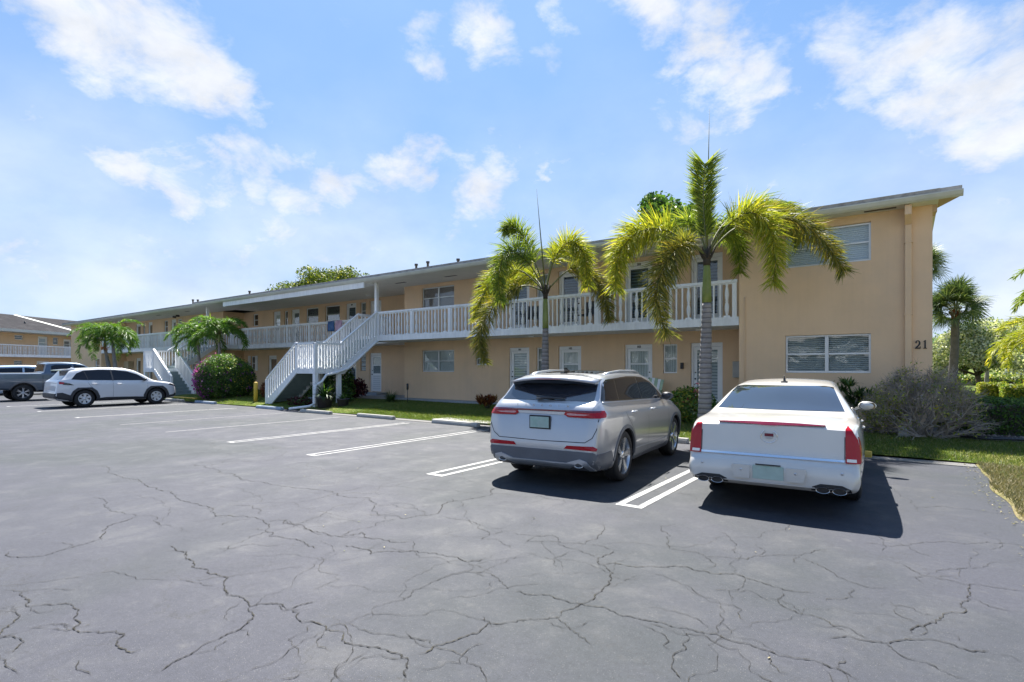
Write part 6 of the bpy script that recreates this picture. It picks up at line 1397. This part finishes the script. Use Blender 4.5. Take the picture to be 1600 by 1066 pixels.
M['leaf_tree'] = leafmat('olive_tree_leaves', (.045, .075, .015), (.12, .16, .03), (.24, .26, .06), .3)
tree('shade_tree', (-53.8, 38.5, 0), 5.5, dome((-53.8, 38.5, 8.2), 6.2, 4.2, 46, 1.5), 30000, .26, [('leaf_tree', 1), ('leaf_l', .18)], 'broad domed tree showing above the middle of the roof', seed=1, r0=.4)
tree('shade_tree', (-61, 40, 0), 4.5, dome((-60.5, 40, 6.9), 2.6, 1.5, 12, 1.0), 4500, .26, [('leaf_tree', 1)], 'low sparse treetop just left of the big domed tree', seed=2, r0=.25)
tree('broadleaf_tree', (-15.3, 43, 0), 7, dome((-15.6, 43, 11.4), 3.0, 4.4, 26, 1.15), 10000, .34, [('leaf_m', 1), ('leaf_d', .5)], 'dark glossy tree behind the roof left of the taller foxtail palm', seed=3, r0=.35, aspect=.75)
tree('silvery_tree', (3.5, 43, 0), 1.2, dome((3.9, 43, 1.5), 3.3, 2.7, 44, 1.0), 34000, .15, [('leaf_s', 1), ('leaf_m', .15)], 'rounded tree with silvery variegated leaves beyond the far lawn', seed=4, r0=.16)
# far planting behind it, each its own tree
for i, (x, y, h, R_, mm, lb) in enumerate([(-2, 75, 3.6, 5, 'leaf_m', 'far green tree just right of the building edge'), (5.5, 82, 3.0, 5, 'leaf_tree', 'far olive tree behind the silvery tree'), (12, 78, 3.6, 5, 'leaf_m', 'far green tree at the right edge of the view'), (20, 85, 4.5, 6, 'leaf_tree', 'far rounded tree beyond the right edge'), (-90, 40, 4.2, 5, 'leaf_m', 'far tree behind the left wing')]):
    tree('distant_tree', (x, y, 0), 1.5, dome((x, y, 1.5), R_, h, 22, 1.6), 7000, .4, [(mm, 1)], lb, seed=40+i, r0=.25)
hedge(-3, 16, 58, 60, .1, 1.0, 9000, .22, [('leaf_l', 1), ('leaf_m', .5)], 'long bright hedge line at the back of the far lawn', 8)
# pale house glimpsed at the right edge
hs = empty('distant_house', (10.5, 62, 0), R(-20), 'white single storey house with grey roof glimpsed beyond the palms at right', 'house')
b = MB(); wall_panel(-4, 6, 0, 0, 2.7, [(-2.5, -1, .9, 2.1), (1.5, 3.5, .9, 2.1)], b=b); b.face([(-4, 0, 0), (-4, 8, 0), (-4, 8, 2.7), (-4, 0, 2.7)]); b.build('wall', M['white'], hs, world=False, fix=False)
b = MB(); b.prism([(-4.5, -.6, 2.65), (-4.5, 4, 4.2), (-4.5, 8.6, 2.65)], (11, 0, 0)); b.build('roof', M['shingle'], hs, world=False)
b = MB(); b.box(-2.5, -1, .12, .14, .9, 2.1); b.box(1.5, 3.5, .12, .14, .9, 2.1); b.build('window', M['tint'], hs, world=False)
# ---- turf blades where the turf is near enough to show them
def turf(name, regions, m, L, label=None):
    VV = []; n0 = 0
    for (x0, x1, y0, y1, n, fn) in regions:
        x = nr.uniform(x0, x1, n); y = nr.uniform(y0, y1, n); k = fn(x, y); x, y = x[k], y[k]; z = np.array([gh(a, c) for a, c in zip(x, y)]); h = L*nr.uniform(.4, 1.3, len(x)); a = nr.uniform(0, 6.283, len(x)); w = .0045+.002*nr.rand(len(x)); lx, ly = nr.normal(0, .6, len(x))*h, nr.normal(0, .6, len(x))*h
        P0 = np.stack([x-np.cos(a)*w, y-np.sin(a)*w, z-.01], 1); P1 = np.stack([x+np.cos(a)*w, y+np.sin(a)*w, z-.01], 1); P2 = np.stack([x+lx, y+ly, z+h], 1); VV.append(np.stack([P0, P1, P2], 1).reshape(-1, 3))
    V = np.concatenate(VV); o = npmesh(name, V, np.arange(len(V)).reshape(-1, 3), m, k=3); return tag(o, kind='stuff')
right = lambda x, y: x > np.array([lot_right(v) for v in y])+.0+.05*nr.rand(len(y))
turf('grass', [(-16, 4.5, G0+.03, 14.4, 95000, lambda x, y: np.ones(len(x), bool)), (-30, -16, G0+.03, 16.5, 26000, lambda x, y: np.ones(len(x), bool)), (-16, -4.5, 14.4, 16.6, 22000, lambda x, y: np.ones(len(x), bool)), (1.0, 4.5, 10.5, G0, 22000, lambda x, y: right(x, y) & (nr.rand(len(x)) < (x-1)/2))], M['blade'], .06)
turf('dry_grass', [(.9, 4.5, 6.5, G0, 90000, right), (-8, 4, G0+.05, 14.2, 9000, lambda x, y: np.ones(len(x), bool))], M['dryblade'], .05)
# leaf litter along the right edge of the lot
p = np.array([(lot_right(y)+nr.normal(-.06, .10), y, .012) for y in nr.uniform(5, G0, 300)]+[(nr.uniform(-6, .9), G0-nr.rand()**3*.5, .012) for _ in range(120)]+[(nr.uniform(-8, .5), nr.uniform(2.5, 11), .008) for _ in range(26)])
V, F = leafcloud(p, np.tile([0, 0, 1.], (len(p), 1)), .034, .4, .25); V[:, 2] = np.clip(V[:, 2], .006, .035); tag(npmesh('fallen_leaves', V, F, M['dryblade']), kind='stuff')
# debris in the mulch: small chips
p = np.stack([nr.uniform(-.9, 4.2, 1500), nr.uniform(14.25, 15.2, 1500), np.full(1500, .25)], 1); p[:, 2] = [gh(a, c)+.035 for a, c in p[:, :2]]
V, F = leafcloud(p, np.tile([0, 0, 1.], (len(p), 1)), .06, .45, .5); tag(npmesh('mulch_chips', V, F, M['twig']), kind='stuff')
# ================================================================ small things
b = MB(); b.lathe([(0, 0), (.085, 0), (.085, .92), (.078, .97), (.05, 1.01), (0, 1.02)], (-23.75, 13.0, .0), 18); tag(b.build('bollard', M['yellow'], loc=(-23.75, 13.0, 0)), 'yellow painted bollard at the edge of the lot left of the near staircase', 'bollard')
for (x0, x1, y, lb) in ((-23.6, -22.3, 13.35, 'yellow kerb piece between the bollard and the near staircase'), (-32.2, -28.9, 12.75, 'yellow kerb piece at the foot of the far staircase')):
    b = MB(); b.box(x0, x1, y-.08, y+.08, 0, .14, .015); tag(b.build('kerb', M['yellow'], loc=((x0+x1)/2, y, 0)), lb, 'kerb')
b = MB(); b.prism([(-11.9, 12.15, .04), (-9.7, 12.15, .04), (-8.6, 16.6, .23), (-10.0, 16.6, .23)], (0, 0, .025)); tag(b.build('path', M['concrete']), kind='structure')
b = MB(); b.prism([(-22.4, 16.5, .215), (-17.0, 16.9, .215), (-17.0, 17.6, .215), (-22.4, 17.6, .215)], (0, 0, .02)); tag(b.build('path', M['concrete']), kind='structure')
r_ = empty('garden_light', (-16.57, 15.5, .2), 0, 'thin black garden stake light by the wall left of the double window', 'garden light'); b = MB(); b.tube([(-16.57, 15.5, .15), (-16.57, 15.5, .8)], .012, 6); b.build('stake', M['black'], r_); b = MB(); b.lathe([(.02, 0), (.045, .03), (.045, .26), (.0, .28)], (-16.57, 15.5, .74), 10); b.build('lamp_head', M['black'], r_)
r_ = empty('garden_light', (-4.55, 15.2, .2), 0, 'thin black garden stake light by the ground floor door numbered 104', 'garden light'); b = MB(); b.tube([(-4.95, 15.2, .15), (-4.95, 15.2, 1.05)], .010, 6); b.build('stake', M['black'], r_); b = MB(); b.lathe([(.018, 0), (.03, .02), (.03, .18), (.0, .2)], (-4.95, 15.2, .95), 10); b.build('lamp_head', M['black'], r_)
# towels
def towel(x0, x1, m, label):
    V = []; F = []; n = 10; y = YR+.0
    rows = [(y+.06, ZF2+.62), (y+.125, ZF2+1.0), (y+.06, ZF2+1.062), (y-.006, ZF2+1.03), (y-.022, ZF2+.8), (y-.015, ZF2+.62), (y-.02, ZF2+.50)]
    for j, (yy_, z) in enumerate(rows):
        for i in range(n+1): t = i/n; V.append((x0+(x1-x0)*t, yy_+.012*math.sin(t*9+j)*(j > 3), z+.012*math.sin(t*5)*(j == 6)))
    for j in range(len(rows)-1):
        for i in range(n): a = j*(n+1)+i; F.append((a, a+1, a+n+2, a+n+1))
    o = npmesh('towel', V, F, m); o.data.polygons.foreach_set('use_smooth', [True]*len(o.data.polygons)); md = o.modifiers.new('thick', 'SOLIDIFY'); md.thickness = .008
    return tag(o, label, 'towel')
towel(-24.9, -24.35, mat('blue_towel', (.06, .14, .32), .95, var=.2, bump=.5, dirt=(.35, .42, .55), dscale=5, damt=.5), 'blue towel hanging over the middle balcony rail')
towel(-24.25, -23.7, mat('pink_towel', (.55, .36, .48), .95, var=.15, bump=.5, dirt=(.7, .6, .66), dscale=6, damt=.6), 'pale pink towel hanging over the middle balcony rail')
# garden chair with pale green and white slats
M['mint'] = mat('mint_slat', (.42, .55, .38), .5)
r_ = empty('garden_chair', (-6.75, 16.7, .34), 0, 'slatted garden chair with pale green and white back slats by the wall', 'chair')
for k in range(7): b = MB(); x = -7.03+k*.09; b.prism([(x, 16.9, .6), (x+.075, 16.9, .6), (x+.085+(k-3)*.012, 17.2, 1.32-abs(k-3)*.02), (x-.01+(k-3)*.012, 17.2, 1.32-abs(k-3)*.02)], (0, -.02, .006)); b.build('back_slat', M['mint'] if k % 2 == 0 else M['trim'], r_)
b = MB(); b.prism([(-7.03, 16.35, .72), (-6.4, 16.35, .72), (-6.4, 16.95, .6), (-7.03, 16.95, .6)], (0, 0, .03)); b.build('seat', M['trim'], r_)
for x in (-7.1, -6.42): b = MB(); b.box(x, x+.09, 16.25, 17.0, .9, .93); b.box(x+.02, x+.06, 16.3, 16.38, .34, .9); b.box(x+.02, x+.06, 16.9, 16.98, .34, .9); b.build('armrest', M['mint'], r_)
r_ = empty('wire_table', (-5.98, 16.6, .34), 0, 'small white wire side table between the garden chair and door 104', 'table')
b = MB()
for z in (.5, .66, .82): b.tube([(-6.2, 16.45, z), (-5.75, 16.45, z), (-5.75, 16.85, z), (-6.2, 16.85, z), (-6.2, 16.45, z)], .007, 5)
for k in range(8): b.tube([(-6.2+k*.064, 16.45, .5), (-6.2+k*.064, 16.45, .82), (-6.2+k*.064, 16.85, .82)], .004, 4)
for x, y in ((-6.2, 16.45), (-5.75, 16.45), (-5.75, 16.85), (-6.2, 16.85)): b.tube([(x, y, .33), (x, y, .82)], .009, 5)
b.build('wire_frame', M['trim'], r_)
# two pink flamingo ornaments on stakes
M['pink'] = mat('flamingo_pink', (.62, .16, .20), .45, var=.15)
for i, (x, y, z, lb) in enumerate([(-4.42, 14.3, 1.0, 'pink flamingo garden ornament, upper of the two by the palm trunk'), (-4.28, 14.1, .72, 'pink flamingo garden ornament, lower of the two by the palm trunk')]):
    r_ = empty('flamingo_ornament', (x, y, .2), 0, lb, 'garden ornament')
    b = MB(); b.tube([(x, y, .15), (x, y, z)], .005, 5); b.tube([(x+.03, y, .15), (x+.03, y, z)], .005, 5); b.build('stake', M['black'], r_)
    b = MB(); b.tube([(x-.12, y, z+.06), (x-.06, y, z+.05), (x+.02, y, z+.03), (x+.08, y, z+.05)], [.01, .045, .055, .03], 10); b.tube([(x+.07, y, z+.05), (x+.12, y, z+.12), (x+.09, y, z+.20), (x+.03, y, z+.25), (x-.01, y, z+.24)], [.022, .014, .012, .016, .02], 8); b.build('bird_body', M['pink'], r_)
    b = MB(); b.tube([(x-.02, y, z+.24), (x-.06, y, z+.22), (x-.07, y, z+.19)], [.012, .008, .003], 6); b.build('beak', M['black'], r_)
# path light on the far lawn
b = MB(); b.lathe([(.012, 0), (.012, .3), (.06, .31), (.065, .34), (.0, .37)], (2.1, 25.2, .18), 12); tag(b.build('path_light', M['alu'], loc=(2.1, 25.2, .18)), 'small metal path light on the dry far lawn', 'garden light')
# white stone marker and a dark drain hose by the bare bush
b = MB(); b.prism([(-.13, 13.95, .2), (.09, 13.95, .2), (-.02, 13.97, .44), (-.12, 13.97, .40)], (0, .04, 0)); tag(b.build('stone_slab', M['concrete'], loc=(0, 13.95, .2)), 'pale broken slab leaning at the foot of the bare bush', 'slab')
b = MB(); b.tube([(.9, 14.3, .25), (1.3, 14.15, .25), (1.8, 14.3, .26), (2.4, 14.2, .25), (3.1, 14.35, .25)], .022, 7); b.tube([(1.0, 14.45, .25), (1.6, 14.5, .25), (2.2, 14.42, .25), (2.9, 14.6, .25)], .022, 7); tag(b.build('garden_hose', M['black'], loc=(1.8, 14.3, .2)), 'black irrigation hose lying in the mulch under the green hedge', 'hose')

# patio chairs standing on the near balcony
def patio_chair(x, y, z, rz, label):
    r_ = empty('patio_chair', (x, y, z), rz, label, 'chair', 'chairs on the near balcony')
    b = MB()
    for s in (-.24, .24): b.tube([(s, -.24, 0), (s, -.22, .62), (s, .20, .64)], .013, 6); b.tube([(s, .24, 0), (s, .20, .42), (s, .30, .92)], .013, 6)
    b.tube([(-.24, .30, .92), (.24, .30, .92)], .013, 6); b.tube([(-.24, -.22, .42), (.24, -.22, .42)], .013, 6); b.build('chair_frame', M['black'], r_, world=False)
    b = MB(); b.prism([(-.23, -.22, .42), (.23, -.22, .42), (.23, .20, .40), (-.23, .20, .40)], (0, 0, .02)); b.build('seat', M['cladding'], r_, world=False)
    b = MB(); b.prism([(-.22, .21, .44), (.22, .21, .44), (.22, .295, .90), (-.22, .295, .90)], (0, .012, 0)); b.build('backrest', M['cladding'], r_, world=False)
patio_chair(-11.35, 16.95, ZF2, R(25), 'dark patio chair on the near balcony, left of door 202')
patio_chair(-9.15, 16.95, ZF2, R(-20), 'dark patio chair on the near balcony, just right of door 202')
